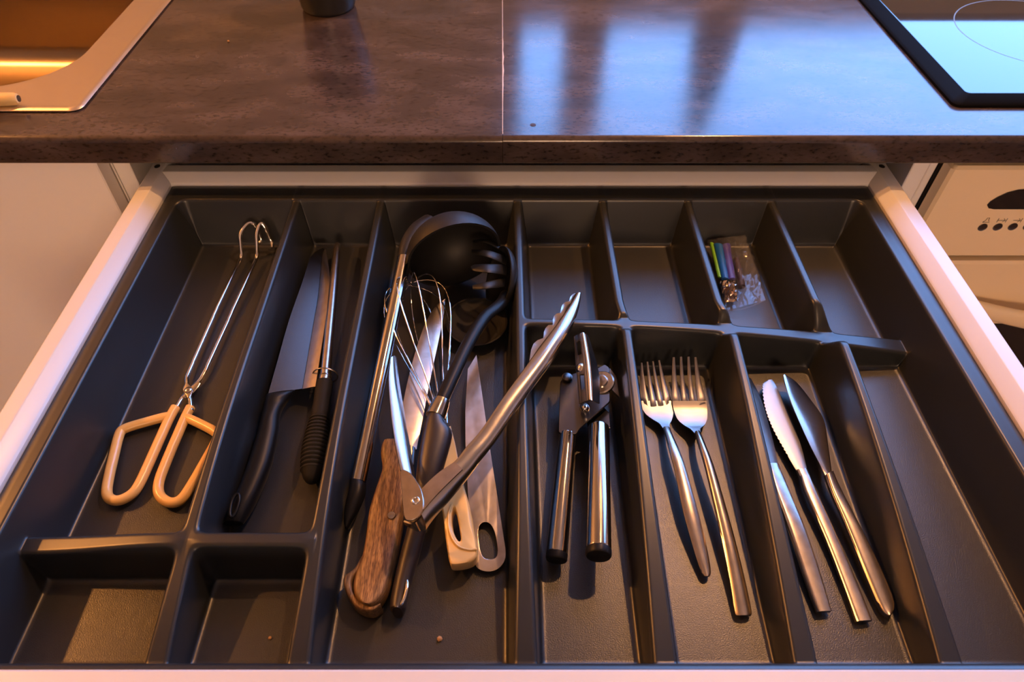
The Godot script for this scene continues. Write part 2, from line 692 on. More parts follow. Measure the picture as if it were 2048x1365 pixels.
func lamps() -> void:
	pendant(Vector3(-1.75, 2.34, -0.78), Color(1.0, 0.37, 0.085), 3.3, "small dark pendant lamp hanging above the sink")
	pendant(Vector3(0.62, 2.34, -0.98), Color(1.0, 0.46, 0.17), 1.9, "small dark pendant lamp hanging above the hob")
	var o := thing("wall_lamp", "square glowing lamp on the wall opposite the worktop", "lamp", Vector3(0.3, 1.6, 2.70))
	span(Vector3(0.0, 1.3, 2.66), Vector3(0.6, 1.9, 2.70), 0.004)
	part(o, "lamp_body", M.white_metal)
	span(Vector3(0.02, 1.32, 2.652), Vector3(0.58, 1.88, 2.66), 0.001)
	part(o, "lamp_panel", glow("lamp_panel_light", Color(1.0, 0.58, 0.33), 1.5))
	var a := AreaLight3D.new()
	a.name = "panel_light"
	a.area_size = Vector2(0.56, 0.56)
	a.light_color = Color(1.0, 0.58, 0.33).linear_to_srgb()
	a.light_energy = 3.7
	a.area_range = 8.0
	a.shadow_enabled = true
	a.position = Vector3(0, 0, -0.052)
	o.add_child(a)


# ------------------------------------------------------------------ cabinets and worktop

func carcass(o: Node3D, x0: float, x1: float) -> void:
	for x in [x0, x1 - 0.017]:
		span(Vector3(x, 0.08, -1.15), Vector3(x + 0.017, 0.866, -0.597))
		part(o, "side_panel", M.white_board)
	span(Vector3(x0 + 0.017, 0.08, -1.15), Vector3(x1 - 0.017, 0.098, -0.6))
	part(o, "bottom_panel", M.white_board)
	span(Vector3(x0 + 0.017, 0.098, -1.15), Vector3(x1 - 0.017, 0.866, -1.14))
	part(o, "back_panel", M.white_board)
	span(Vector3(x0, 0.0, -1.10), Vector3(x1, 0.08, -0.64))
	part(o, "plinth", M.white_board)


func cabinets() -> void:
	var o := thing("drawer_cabinet", "white cabinet carcass that the open cutlery drawer slides out of", "cabinet", Vector3(0.02, 0, -0.6))
	carcass(o, -0.393, 0.4325)
	# lower drawer fronts of the same cabinet
	span(Vector3(-0.390, 0.10, -0.595), Vector3(0.4295, 0.40, -0.575), 0.0012)
	part(o, "drawer_front", M.white_board)
	span(Vector3(-0.390, 0.404, -0.595), Vector3(0.4295, 0.70, -0.575), 0.0012)
	part(o, "drawer_front", M.white_board)
	var s := thing("sink_cabinet", "white sink cabinet with plain door left of the drawer", "cabinet", Vector3(-0.85, 0, -0.6))
	carcass(s, -1.30, -0.394)
	span(Vector3(-1.297, 0.10, -0.595), Vector3(-0.3945, 0.862, -0.575), 0.0012)
	part(s, "door", M.white_board)


	var q := thing("oven_cabinet", "white cabinet housing around the built-in oven", "cabinet", Vector3(0.74, 0, -0.6))
	span(Vector3(0.4328, 0.08, -1.15), Vector3(0.4403, 0.866, -0.597))
	part(q, "side_panel", M.white_board)
	span(Vector3(1.040, 0.08, -1.15), Vector3(1.056, 0.866, -0.597))
	part(q, "side_panel", M.white_board)
	span(Vector3(0.4403, 0.08, -1.15), Vector3(1.040, 0.098, -0.6))
	part(q, "bottom_panel", M.white_board)
	span(Vector3(0.4328, 0.0, -1.10), Vector3(1.056, 0.08, -0.64))
	part(q, "plinth", M.white_board)


func worktops() -> void:
	var zb := -1.195
	var zf := -0.5592
	var yt := 0.895
	var yb := 0.867
	for side in 2:
		var xa := -1.32 if side == 0 else 0.0009
		var xb := 0.0005 if side == 0 else 1.08
		var o := thing("worktop", ["dark brown mottled laminate worktop around the sink, left of the joint", "dark brown mottled laminate worktop under the hob, right of the joint"][side], "worktop", Vector3((xa + xb) * 0.5, yb, -0.88))
		# front strip with a rolled front edge
		var zi := -0.61
		var ring0 := PackedVector3Array()
		ring0.append(Vector3(0, yt, zi))
		for k in 9:
			var q := PI / 2.0 * k / 8.0
			ring0.append(Vector3(0, yt - 0.006 + 0.006 * cos(q), zf - 0.006 + 0.006 * sin(q)))
		for k in 5:
			var q := PI / 2.0 * k / 4.0
			ring0.append(Vector3(0, yb + 0.003 - 0.003 * sin(q), zf - 0.003 + 0.003 * cos(q)))
		ring0.append(Vector3(0, yb, zi))
		var rings := []
		for x in [xa, xb]:
			var r := PackedVector3Array()
			for p in ring0:
				r.append(Vector3(x, p.y, p.z))
			rings.append(r)
		loft(rings)
		if side == 0:
			span(Vector3(xa, yb, zb), Vector3(-1.18, yt, zi), 0.0)
			span(Vector3(-0.412, yb, zb), Vector3(xb, yt, zi), 0.0)
			span(Vector3(-1.18, yb, zb), Vector3(-0.412, yt, -1.08), 0.0)
		else:
			span(Vector3(xa, yb, zb), Vector3(xb, yt, zi), 0.0)
		part(o, "slab", M.laminate, 35.0)
		if side == 1:
			# pale chipped edge of the board along the joint
			var l := []
			var r := []
			for k in 41:
				var z := -1.19 + (1.19 - 0.566) * k / 40.0
				var wob := 0.0006 + 0.0009 * exp(-pow((z + 0.700) / 0.055, 2.0)) * (1.0 + 0.6 * sin(z * 190.0))
				l.append(Vector3(0.0003, yt + 0.00005, z))
				r.append(Vector3(0.0003 + wob, yt + 0.00005, z))
			slab(l, r, 0.0003)
			part(o, "chipped_edge", M.chipped_edge, 40.0, "pale chipped edge along the joint")


func sink() -> void:
	var o := thing("sink", "inset steel sink with a wide flat rim, left end of the worktop", "sink", Vector3(-0.8, 0.895, -0.85))
	var c := Vector3(-0.80, 0.8985, -0.85)
	var n := 96
	# rounded rectangle loops: half size, corner radius, height
	var loops := [[0.394, 0.244, 0.010, 0.8955], [0.3955, 0.2455, 0.011, 0.8965], [0.3935, 0.2435, 0.010, 0.8985], [0.3905, 0.2405, 0.008, 0.8990], [0.3885, 0.2385, 0.007, 0.8978], [0.353, 0.203, 0.085, 0.8974], [0.350, 0.200, 0.083, 0.8965], [0.346, 0.196, 0.080, 0.8905], [0.336, 0.186, 0.075, 0.77], [0.325, 0.175, 0.07, 0.748], [0.30, 0.15, 0.06, 0.737], [0.06, 0.06, 0.055, 0.733], [0.045, 0.045, 0.04, 0.730], [0.02, 0.02, 0.019, 0.727]]
	var rings := []
	for e in loops:
		rings.append(rrect(c, e[0], e[1], e[2], e[3], n))
	for i in rings.size() - 1:
		if i == 6:
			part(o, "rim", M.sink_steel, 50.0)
		for k in n:
			quad(rings[i][k], rings[i + 1][k], rings[i + 1][(k + 1) % n], rings[i][(k + 1) % n])
	var last: PackedVector3Array = rings[-1]
	for k in n:
		tri(last[k], Vector3(c.x, 0.727, c.z), last[(k + 1) % n])
	# outer skin below, so that the bowl has a thickness
	var under := [rings[7], rings[8], rings[9], rings[10], rings[11]]
	for i in under.size() - 1:
		for k in n:
			var dn := Vector3(0, -0.002, 0)
			quad(under[i][k] + dn, under[i][(k + 1) % n] + dn, under[i + 1][(k + 1) % n] + dn, under[i + 1][k] + dn)
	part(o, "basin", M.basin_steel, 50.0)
	var h := thing("brush", "pale rounded handle end of a brush lying on the sink rim", "brush", Vector3(-0.4803, 0.8985, -0.6244))
	var e0 := Vector3(-0.4634, 0.9045, -0.614)
	var e1 := Vector3(-0.5074, 0.9045, -0.6083)
	lathe(e0, e1, [Vector2(0, 0.002), Vector2(0.001, 0.0045), Vector2(0.004, 0.006), Vector2(0.01, 0.0062), Vector2(0.10, 0.0055), Vector2(0.102, 0.003)], 20)
	part(h, "handle", M.ivory_plastic)
	lathe(e0 + (e0 - e1).normalized() * 0.0005, e1, [Vector2(0, 0.001), Vector2(0.0002, 0.003), Vector2(0.0015, 0.0032)], 16)
	part(h, "end_cap", M.dark_steel)


func rrect(c: Vector3, hx: float, hz: float, r: float, y: float, n: int) -> PackedVector3Array:
	var out := PackedVector3Array()
	for k in n:
		var seg := k / (n / 4)
		var t := float(k % (n / 4)) / (n / 4 - 1)
		var q := PI / 2.0 * (seg + t)
		var cx := (hx - r) * (1 if seg == 0 or seg == 3 else -1)
		var cz := (hz - r) * (1 if seg < 2 else -1)
		out.append(Vector3(c.x + cx + r * cos(q), y, c.z + cz + r * sin(q)))
	return out


func hob() -> void:
	var o := thing("hob", "black glass ceramic hob set into the right worktop", "hob", Vector3(0.735, 0.895, -0.86))
	var c := Vector3(0.735, 0, -0.86)
	var n := 80
	var rings := []
	for e in [[0.28, 0.23, 0.01, 0.8952], [0.2975, 0.2465, 0.008, 0.8952], [0.2975, 0.2465, 0.008, 0.8975], [0.2955, 0.2445, 0.007, 0.8995], [0.2845, 0.2345, 0.005, 0.9032], [0.2835, 0.2335, 0.005, 0.9032], [0.2825, 0.2325, 0.005, 0.9022], [0.27, 0.22, 0.005, 0.9022]]:
		rings.append(rrect(c, e[0], e[1], e[2], e[3], n))
	loft(rings)
	part(o, "frame", M.hob_frame, 30.0)
	rings = []
	for e in [[0.2822, 0.2322, 0.005, 0.9024], [0.2822, 0.2322, 0.005, 0.9027], [0.2812, 0.2312, 0.004, 0.9029]]:
		rings.append(rrect(c, e[0], e[1], e[2], e[3], n))
	loft(rings)
	var plate_part := part(o, "glass_plate", M.hob_glass, 30.0)
	for z in [[0.60, -0.765, 0.09], [0.87, -0.765, 0.075], [0.60, -0.97, 0.07], [0.87, -0.97, 0.09]]:
		var ring := PackedVector3Array()
		var inn := PackedVector3Array()
		for k in 64:
			var q := TAU * k / 64
			ring.append(Vector3(z[0] + z[2] * cos(q), 0.90295, z[1] + z[2] * sin(q)))
			inn.append(Vector3(z[0] + (z[2] - 0.0011) * cos(q), 0.90295, z[1] + (z[2] - 0.0011) * sin(q)))
		annulus(ring, inn, Vector3.UP, 0.0001, 0.00002)
		part(plate_part, "cooking_zone_ring", M.ring_print)


func oven() -> void:
	var o := thing("oven", "cream built-in oven with buttons and a bow handle, right of the drawer", "oven", Vector3(0.74, 0.3, -0.58))
	var x0 := 0.4408
	var x1 := 1.037
	span(Vector3(x0 + 0.0008, 0.12, -1.10), Vector3(x1, 0.8535, -0.5955), 0.0)
	part(o, "body", M.dark_gap)
	span(Vector3(x0, 0.7387, -0.594), Vector3(x1, 0.8535, -0.575), 0.003)
	var panel := part(o, "control_panel", M.white_enamel)
	span(Vector3(x0, 0.28, -0.594), Vector3(x1, 0.7315, -0.575), 0.003)
	var door := part(o, "door", M.white_enamel)
	span(Vector3(x0 + 0.05, 0.33, -0.5755), Vector3(x1 - 0.05, 0.634, -0.5735), 0.0008)
	part(door, "door_glass", M.hob_glass)
	# bowed door handle
	var l := []
	var r := []
	for k in 25:
		var t := float(k) / 24.0
		var x := 0.512 + (0.966 - 0.512) * t
		var b := sin(PI * t)
		var zz := -0.576 + 0.032 * pow(b, 0.55)
		var half := 0.007 + 0.006 * pow(b, 0.6)
		var y := 0.684 - 0.030 * pow(b, 0.8)
		l.append(Vector3(x, y - half, zz))
		r.append(Vector3(x, y + half, zz))
	slab(l, r, 0.013, 0.0, 0.3, 10)
	part(door, "handle", M.white_enamel, 60.0)
	# display window, leaf-shaped
	var outl := PackedVector3Array()
	for p in [[0.5, 0.8050], [0.4965, 0.8090], [0.4975, 0.8135], [0.502, 0.8190], [0.509, 0.8245], [0.518, 0.8278], [0.53, 0.8292], [0.66, 0.8292], [0.68, 0.826], [0.686, 0.815], [0.683, 0.8050], [0.67, 0.8035], [0.506, 0.8037]]:
		outl.append(Vector3(p[0], p[1], -0.5748))
	plate(outl, Vector3.BACK, 0.0012, 0.0002)
	part(panel, "display", M.hob_glass, 40.0, "dark display window")
	for k in 6:
		var c := Vector3(0.507 + 0.0157 * k, 0.7802 + 0.0004 * k, -0.5755)
		lathe(c, c + Vector3.BACK, [Vector2(0, 0.0048), Vector2(0.0005, 0.0048), Vector2(0.0012, 0.0045), Vector2(0.0008, 0.0038), Vector2(0.0006, 0.002)], 24)
		part(panel, "button", M.dark_steel, 40.0, "small dark button")
		# printed sign above the button
		var s := Vector3(c.x, 0.7893, -0.5749)
		var strokes := []
		match k:
			0:
				strokes = [[[-0.0035, -0.0025], [-0.0015, 0.0], [-0.001, 0.0032], [0.001, 0.0032], [0.0015, 0.0], [0.0035, -0.0025], [-0.0035, -0.0025]]]
			1:
				strokes = [[[-0.0045, -0.0025], [-0.0045, 0.0025]], [[-0.0045, 0], [0.003, 0]], [[0.001, 0.0022], [0.0035, 0], [0.001, -0.0022]], [[0.0045, -0.0025], [0.0045, 0.0025]]]
			2:
				strokes = [[[-0.004, 0], [0.003, 0]], [[0.001, 0.0022], [0.0035, 0], [0.001, -0.0022]], [[0.0045, -0.0025], [0.0045, 0.0025]]]
		for st in strokes:
			var path := PackedVector3Array()
			for q in st:
				path.append(s + Vector3(q[0], q[1], 0))
			tube(path, 0.0003, 5)
		if strokes.size():
			part(panel, "printed_sign", M.dark_gap)


# ------------------------------------------------------------------ the drawer and its tray

func drawer() -> void:
	var o := thing("drawer", "white metal kitchen drawer pulled fully open below the worktop", "drawer", Vector3(0.018, 0.78, -0.34))
	var xl := -0.3265
	var xr := 0.3615
	var zb := -0.5685
	# side walls: inner slope, flat top, outer wall
	for s in [-1.0, 1.0]:
		var x: float = xl if s < 0 else xr
		var sec := [[0.0, 0.700], [0.0, 0.8385], [0.0012, 0.8405], [0.0095, 0.8465], [0.0108, 0.8470], [0.0222, 0.8462], [0.0240, 0.8448], [0.0247, 0.8425], [0.0247, 0.700]]
		var rings := []
		for z in [[-0.604, 0.006], [-0.602, 0.0028], [-0.598, 0.0], [-0.105, 0.0]]:
			var r := PackedVector3Array()
			for q in sec:
				r.append(Vector3(x + s * q[0], q[1] - (z[1] if q[1] > 0.8 else 0.0), z[0]))
			rings.append(r)
		loft(rings)
		part(o, "side_wall", M.white_metal, 30.0)
		lathe(Vector3(x + s * 0.0165, 0.8462, -0.587), Vector3(x + s * 0.0165, 0.9, -0.587), [Vector2(0, 0.003), Vector2(0.0006, 0.0030), Vector2(0.0008, 0.0026)], 18)
		part(o, "screw_cap", M.dark_gap)
	# back wall
	var secb := [[0.0, 0.700], [0.0, 0.8385], [0.0012, 0.8405], [0.0095, 0.8462], [0.0108, 0.8466], [0.022, 0.8460], [0.0232, 0.8450], [0.0235, 0.700]]
	var rr := []
	for x in [xl - 0.012, xr + 0.012]:
		var r := PackedVector3Array()
		for q in secb:
			r.append(Vector3(x, q[1] - 0.0004, zb - q[0]))
		rr.append(r)
	loft(rr)
	part(o, "back_wall", M.white_metal, 30.0)
	span(Vector3(xl - 0.004, 0.772, -0.58), Vector3(xr + 0.004, 0.786, -0.10))
	part(o, "drawer_bottom", M.white_board)
	# front panel
	span(Vector3(-0.395, 0.700, -0.1166), Vector3(0.4335, 0.8440, -0.090), 0.0012)
	part(o, "drawer_front", M.white_metal)


func smin(a: float, b: float, k: float) -> float:
	var h := maxf(k - absf(a - b), 0.0) / k
	return minf(a, b) - h * h * k * 0.25


# height of a moulded wall at distance d inside its upper edge: rounded crest at `cap`, straight draft, then a fillet into the floor
func wall_profile(d: float, draft: float, cap: float, rt: float) -> float:
	var dc := (RIM_Y - FLOOR_Y) * draft
	var phi := atan(1.0 / draft)
	var rb := 0.0048
	var t := rb * tan(phi * 0.5)
	if d >= dc + t:
		return FLOOR_Y
	if d > dc - t * cos(phi):
		var q := d - (dc + t)
		return FLOOR_Y + rb - sqrt(maxf(rb * rb - q * q, 0.0))
	var top := (RIM_Y - cap) * draft
	var tt := rt * tan(phi * 0.5)
	if d <= top - tt:
		return cap
	if d < top + tt * cos(phi):
		var q := d - (top - tt)
		return cap - rt + sqrt(maxf(rt * rt - q * q, 0.0))
	return RIM_Y - d / draft


const RIDGE_BACK := [-0.1985, -0.1170, 0.0151, 0.0973, 0.1795, 0.2605]
const RIDGE_MID := [-0.1985, -0.1170, 0.0149, 0.0995, 0.1840, 0.2690]
const RIDGE_FRONT := [-0.2000, -0.1178, 0.0137, 0.0948, 0.1759, 0.2601]
const CROSS_Z := -0.3830
const LEFT_CROSS_Z := -0.1990
const TX0 := -0.3120
const TX1 := 0.3458
const TZ0 := -0.5448
const TZ1 := -0.1214


func ridge_x(k: int, z: float) -> float:
	if z < -0.41:
		return RIDGE_BACK[k]
	if z < CROSS_Z:
		return lerpf(RIDGE_BACK[k], RIDGE_MID[k], smoothstep(-0.41, CROSS_Z, z))
	return lerpf(RIDGE_MID[k], RIDGE_FRONT[k], clampf((z - CROSS_Z) / (TZ1 - CROSS_Z), 0, 1))


func cross_top(x: float) -> float:
	return 1.23 - 0.39 * (1.008 + 0.0775 * pow(clampf((x / 0.39 - 0.04) / 0.82, 0.0, 1.1), 1.9))


func ridge_top(k: int, z: float) -> float:
	if k < 3:
		return 1.23 - 0.39 * (1.008 + 0.062 * pow(clampf((z + 0.38) / 0.26, 0, 1), 2.6))
	var y := 1.23 - 0.39 * 1.008
	if z > CROSS_Z:
		y = 1.23 - 0.39 * (1.008 + 0.064 * pow(clampf((z - CROSS_Z) / 0.263, 0, 1), 1.7))
	return smin(y, cross_top(ridge_x(k, z)) + 1.25 * maxf(0.0, absf(z - CROSS_Z) - 0.006), 0.004)


func tray_height(x: float, z: float, cx: PackedFloat32Array) -> float:
	var sum := 0.0
	var sw := 0.0
	var sc := 0.0
	for k in 6:
		var d := absf(x - cx[k]) - 0.0033
		if d < 0.03:
			sum += exp(-d / 0.0024)
			var w := exp(-d / 0.003)
			sw += w
			sc += w * ridge_top(k, z)
	if x > cx[2]:
		var d := absf(z - CROSS_Z) - 0.0033
		if d < 0.03:
			sum += exp(-d / 0.0024)
			var w := exp(-d / 0.003)
			sw += w
			sc += w * cross_top(x)
	elif x < cx[1]:
		var d := absf(z - LEFT_CROSS_Z) - 0.0033
		if d < 0.03:
			sum += exp(-d / 0.0024)
			var w := exp(-d / 0.003)
			sw += w
			sc += w * (1.23 - 0.39 * (1.028 + 0.022 * smoothstep(-0.205, -0.30, x)))
	var y := FLOOR_Y
	if sw > 0.0:
		y = wall_profile(-0.0024 * log(sum), 0.15, sc / sw, 0.0031)
	# outer walls, with rounded corners
	var hx := (TX1 - TX0) * 0.5
	var hz := (TZ1 - TZ0) * 0.5
	var qx := absf(x - (TX0 + TX1) * 0.5) - hx + 0.010
	var qz := absf(z - (TZ0 + TZ1) * 0.5) - hz + 0.010
	var dw := 0.010 - Vector2(maxf(qx, 0), maxf(qz, 0)).length() - minf(maxf(qx, qz), 0.0)
	var yw := wall_profile(dw, 0.27, RIM_Y, 0.0028)
	return -smin(-y, -yw, 0.004) - 0.001 + maxf(0.0, z - TZ1 + 0.001) * 0.42


func stations(centres: Array, lo: float, hi: float, coarse: float) -> PackedFloat32Array:
	var all := []
	var v := lo
	while v < hi:
		all.append(v)
		v += coarse
	all.append(hi)
	for c in centres:
		for s in [-1.0, 1.0]:
			for e in 29:
				all.append(c + s * (0.0008 + 0.00048 * e))
	all.sort()
	var out := PackedFloat32Array()
	for q in all:
		if q >= lo and q <= hi and (out.is_empty() or q - out[out.size() - 1] > 0.0003):
			out.append(q)
	return out


func tray() -> void:
	var x0 := -0.3258
	var x1 := 0.3608
	var z0 := -0.5680
	var z1 := -0.1172
	var xs := stations(RIDGE_MID + [TX0 + 0.008, TX1 - 0.008], x0, x1, 0.0036)
	var zs := stations([CROSS_Z, LEFT_CROSS_Z, TZ0 + 0.008, TZ1 - 0.008], z0, z1, 0.003)
	var nx := xs.size()
	var nz := zs.size()
	var base := Vector3(0.018, 0.787, -0.34)
	var v := PackedVector3Array()
	v.resize(nx * nz)
	var anch := [x0] + RIDGE_MID + [x1]
	for j in nz:
		var z := zs[j]
		var cx := PackedFloat32Array()
		for k in 6:
			cx.append(ridge_x(k, z))
		var shift := [0.0]
		for k in 6:
			shift.append(cx[k] - RIDGE_MID[k])
		shift.append(0.0)
		var seg := 0
		for i in nx:
			var x := xs[i]
			while seg < 6 and x > anch[seg + 1]:
				seg += 1
			x += lerpf(shift[seg], shift[seg + 1], (x - anch[seg]) / (anch[seg + 1] - anch[seg]))
			var y := tray_height(x, z, cx)
			if i == 0 or i == nx - 1 or j == 0 or j == nz - 1:
				y -= 0.0015
			v[j * nx + i] = Vector3(x, y, z) - base
	var nn := PackedVector3Array()
	nn.resize(v.size())
	for j in nz:
		for i in nx:
			var a := v[j * nx + maxi(i - 1, 0)]
			var b := v[j * nx + mini(i + 1, nx - 1)]
			var c := v[maxi(j - 1, 0) * nx + i]
			var d := v[mini(j + 1, nz - 1) * nx + i]
			nn[j * nx + i] = (d - c).cross(b - a).normalized()
	var idx := PackedInt32Array()
	var grain := PackedInt32Array()
	var low := FLOOR_Y - base.y + 0.0007
	for j in nz - 1:
		for i in nx - 1:
			var a := j * nx + i
			if maxf(maxf(v[a].y, v[a + 1].y), maxf(v[a + nx].y, v[a + nx + 1].y)) < low:
				grain.append_array([a, a + 1, a + nx, a + 1, a + nx + 1, a + nx])
			else:
				idx.append_array([a, a + 1, a + nx, a + 1, a + nx + 1, a + nx])
	# outer rim turned down, and a base
	var loop := PackedInt32Array()
	for i in nx:
		loop.append(i)
	for j in range(1, nz):
		loop.append(j * nx + nx - 1)
	for i in range(nx - 2, -1, -1):
		loop.append((nz - 1) * nx + i)
	for j in range(nz - 2, 0, -1):
		loop.append(j * nx)
	var first := v.size()
	var m := loop.size()
	for q in loop:
		var p := v[q]
		var out := Vector3(-1 if q % nx == 0 else (1 if q % nx == nx - 1 else 0), 0, -1 if q < nx else (1 if q >= (nz - 1) * nx else 0)).normalized()
		v.append(p)
		nn.append(out)
		v.append(Vector3(p.x, 0.0, p.z))
		nn.append(out)
	for k in m:
		var a := first + k * 2
		var b := first + ((k + 1) % m) * 2
		idx.append_array([a, a + 1, b, b, a + 1, b + 1])
	var f2 := v.size()
	for p in [Vector3(x0, base.y, z0), Vector3(x1, base.y, z0), Vector3(x1, base.y, z1), Vector3(x0, base.y, z1)]:
		v.append(p - base)
		nn.append(Vector3.DOWN)
	idx.append_array([f2, f2 + 2, f2 + 1, f2, f2 + 3, f2 + 2])
	var mi := MeshInstance3D.new()
	mi.name = numbered("cutlery_tray")
	var am := arrays_mesh(v, nn, idx)
	am.surface_set_material(0, M.tray_plastic)
	mi.mesh = am
	mi.position = base
	mi.set_meta("label", "dark grey moulded plastic cutlery tray with many compartments filling the open drawer")
	mi.set_meta("category", "cutlery tray")
	add_child(mi)
	# the grained pocket floors
	var fl := MeshInstance3D.new()
	fl.name = "pocket_floor"
	fl.mesh = compact(v, nn, grain)
	fl.material_override = M.tray_grain
	fl.set_meta("label", "leather-grained pocket floors")
	mi.add_child(fl)


func compact(v: PackedVector3Array, nn: PackedVector3Array, idx: PackedInt32Array) -> ArrayMesh:
	var map := PackedInt32Array()
	map.resize(v.size())
	map.fill(-1)
	var v2 := PackedVector3Array()
	var n2 := PackedVector3Array()
	var i2 := PackedInt32Array()
	for k in idx:
		if map[k] < 0:
			map[k] = v2.size()
			v2.append(v[k])
			n2.append(nn[k])
		i2.append(map[k])
	return arrays_mesh(v2, n2, i2)


# ------------------------------------------------------------------ utensils

func wire_tongs() -> void:
	var o := thing("wire_tongs", "scissor-shaped wire tongs with cream coated loop handles in the leftmost compartment", "tongs", Vector3(-0.2574, 0.7905, -0.3484))
	var r := 0.0019
	# first wire: from the right handle over the rivet to the left jaw
	tube(rounded([Vector3(-0.2446, 0.7965, -0.3226), Vector3(-0.25, 0.7975, -0.3363), Vector3(-0.256, 0.7975, -0.3491), Vector3(-0.259, 0.7965, -0.3562), Vector3(-0.2592, 0.7955, -0.3678), Vector3(-0.2576, 0.7955, -0.4324), Vector3(-0.2527, 0.7965, -0.5088), Vector3(-0.2532, 0.8145, -0.5209), Vector3(-0.2453, 0.8205, -0.5326), Vector3(-0.2398, 0.8145, -0.5333), Vector3(-0.237, 0.8005, -0.5291), Vector3(-0.2393, 0.7985, -0.5261)], 0.006, 5), r, 10)
	part(o, "wire", M.chrome, 60.0)
	tube(rounded([Vector3(-0.2576, 0.7965, -0.3226), Vector3(-0.2569, 0.7955, -0.3343), Vector3(-0.2526, 0.7945, -0.3479), Vector3(-0.2482, 0.7945, -0.3536), Vector3(-0.2461, 0.7955, -0.3629), Vector3(-0.2427, 0.7955, -0.4274), Vector3(-0.2371, 0.7975, -0.5077), Vector3(-0.2368, 0.8145, -0.5209), Vector3(-0.2336, 0.8215, -0.5313), Vector3(-0.2297, 0.8155, -0.5289), Vector3(-0.2265, 0.8005, -0.526), Vector3(-0.2249, 0.7985, -0.5192)], 0.006, 5), r, 10)
	part(o, "wire", M.chrome, 60.0)
	# flattened pivot plates and rivet
	slab(dense([Vector3(-0.2564, 0.799, -0.3479), Vector3(-0.2564, 0.799, -0.3417), Vector3(-0.2507, 0.799, -0.3336)], 4), dense([Vector3(-0.2547, 0.799, -0.3489), Vector3(-0.2488, 0.799, -0.3417), Vector3(-0.2481, 0.799, -0.3331)], 4), 0.0016)
	part(o, "pivot_plate", M.steel)
	slab(dense([Vector3(-0.2486, 0.797, -0.3521), Vector3(-0.2534, 0.797, -0.3453), Vector3(-0.2563, 0.797, -0.3367)], 4), dense([Vector3(-0.2453, 0.797, -0.3495), Vector3(-0.2479, 0.797, -0.3407), Vector3(-0.2527, 0.797, -0.3341)], 4), 0.0016)
	part(o, "pivot_plate", M.steel)
	var c := Vector3(-0.2518, 0.7997, -0.3406)
	lathe(c, c + Vector3.UP, [Vector2(0, 0.0031), Vector2(0.0007, 0.0030), Vector2(0.0013, 0.0022), Vector2(0.0016, 0.0008)], 20)
	part(o, "rivet", M.steel)
	# coated handles
	var hr := 0.0037
	tube(rounded([Vector3(-0.2586, 0.796, -0.3264), Vector3(-0.2601, 0.796, -0.3143), Vector3(-0.2613, 0.796, -0.2774), Vector3(-0.262, 0.796, -0.2575), Vector3(-0.2641, 0.796, -0.2485), Vector3(-0.2729, 0.796, -0.2426), Vector3(-0.2819, 0.796, -0.2465), Vector3(-0.2855, 0.796, -0.2567), Vector3(-0.2937, 0.796, -0.3011), Vector3(-0.2922, 0.796, -0.3062), Vector3(-0.2638, 0.796, -0.3172), Vector3(-0.2599, 0.796, -0.3172)], 0.012, 6), hr, 14)
	part(o, "handle", M.cream_plastic, 60.0)
	tube(rounded([Vector3(-0.2467, 0.796, -0.3264), Vector3(-0.2479, 0.796, -0.3152), Vector3(-0.2492, 0.796, -0.2756), Vector3(-0.2492, 0.796, -0.2583), Vector3(-0.2453, 0.796, -0.2477), Vector3(-0.2357, 0.796, -0.2414), Vector3(-0.2278, 0.796, -0.2433), Vector3(-0.2241, 0.796, -0.2567), Vector3(-0.2153, 0.7985, -0.2948), Vector3(-0.2168, 0.7985, -0.3003), Vector3(-0.2399, 0.796, -0.3133), Vector3(-0.2471, 0.796, -0.3162)], 0.012, 6), hr, 14)
	part(o, "handle", M.cream_plastic, 60.0)


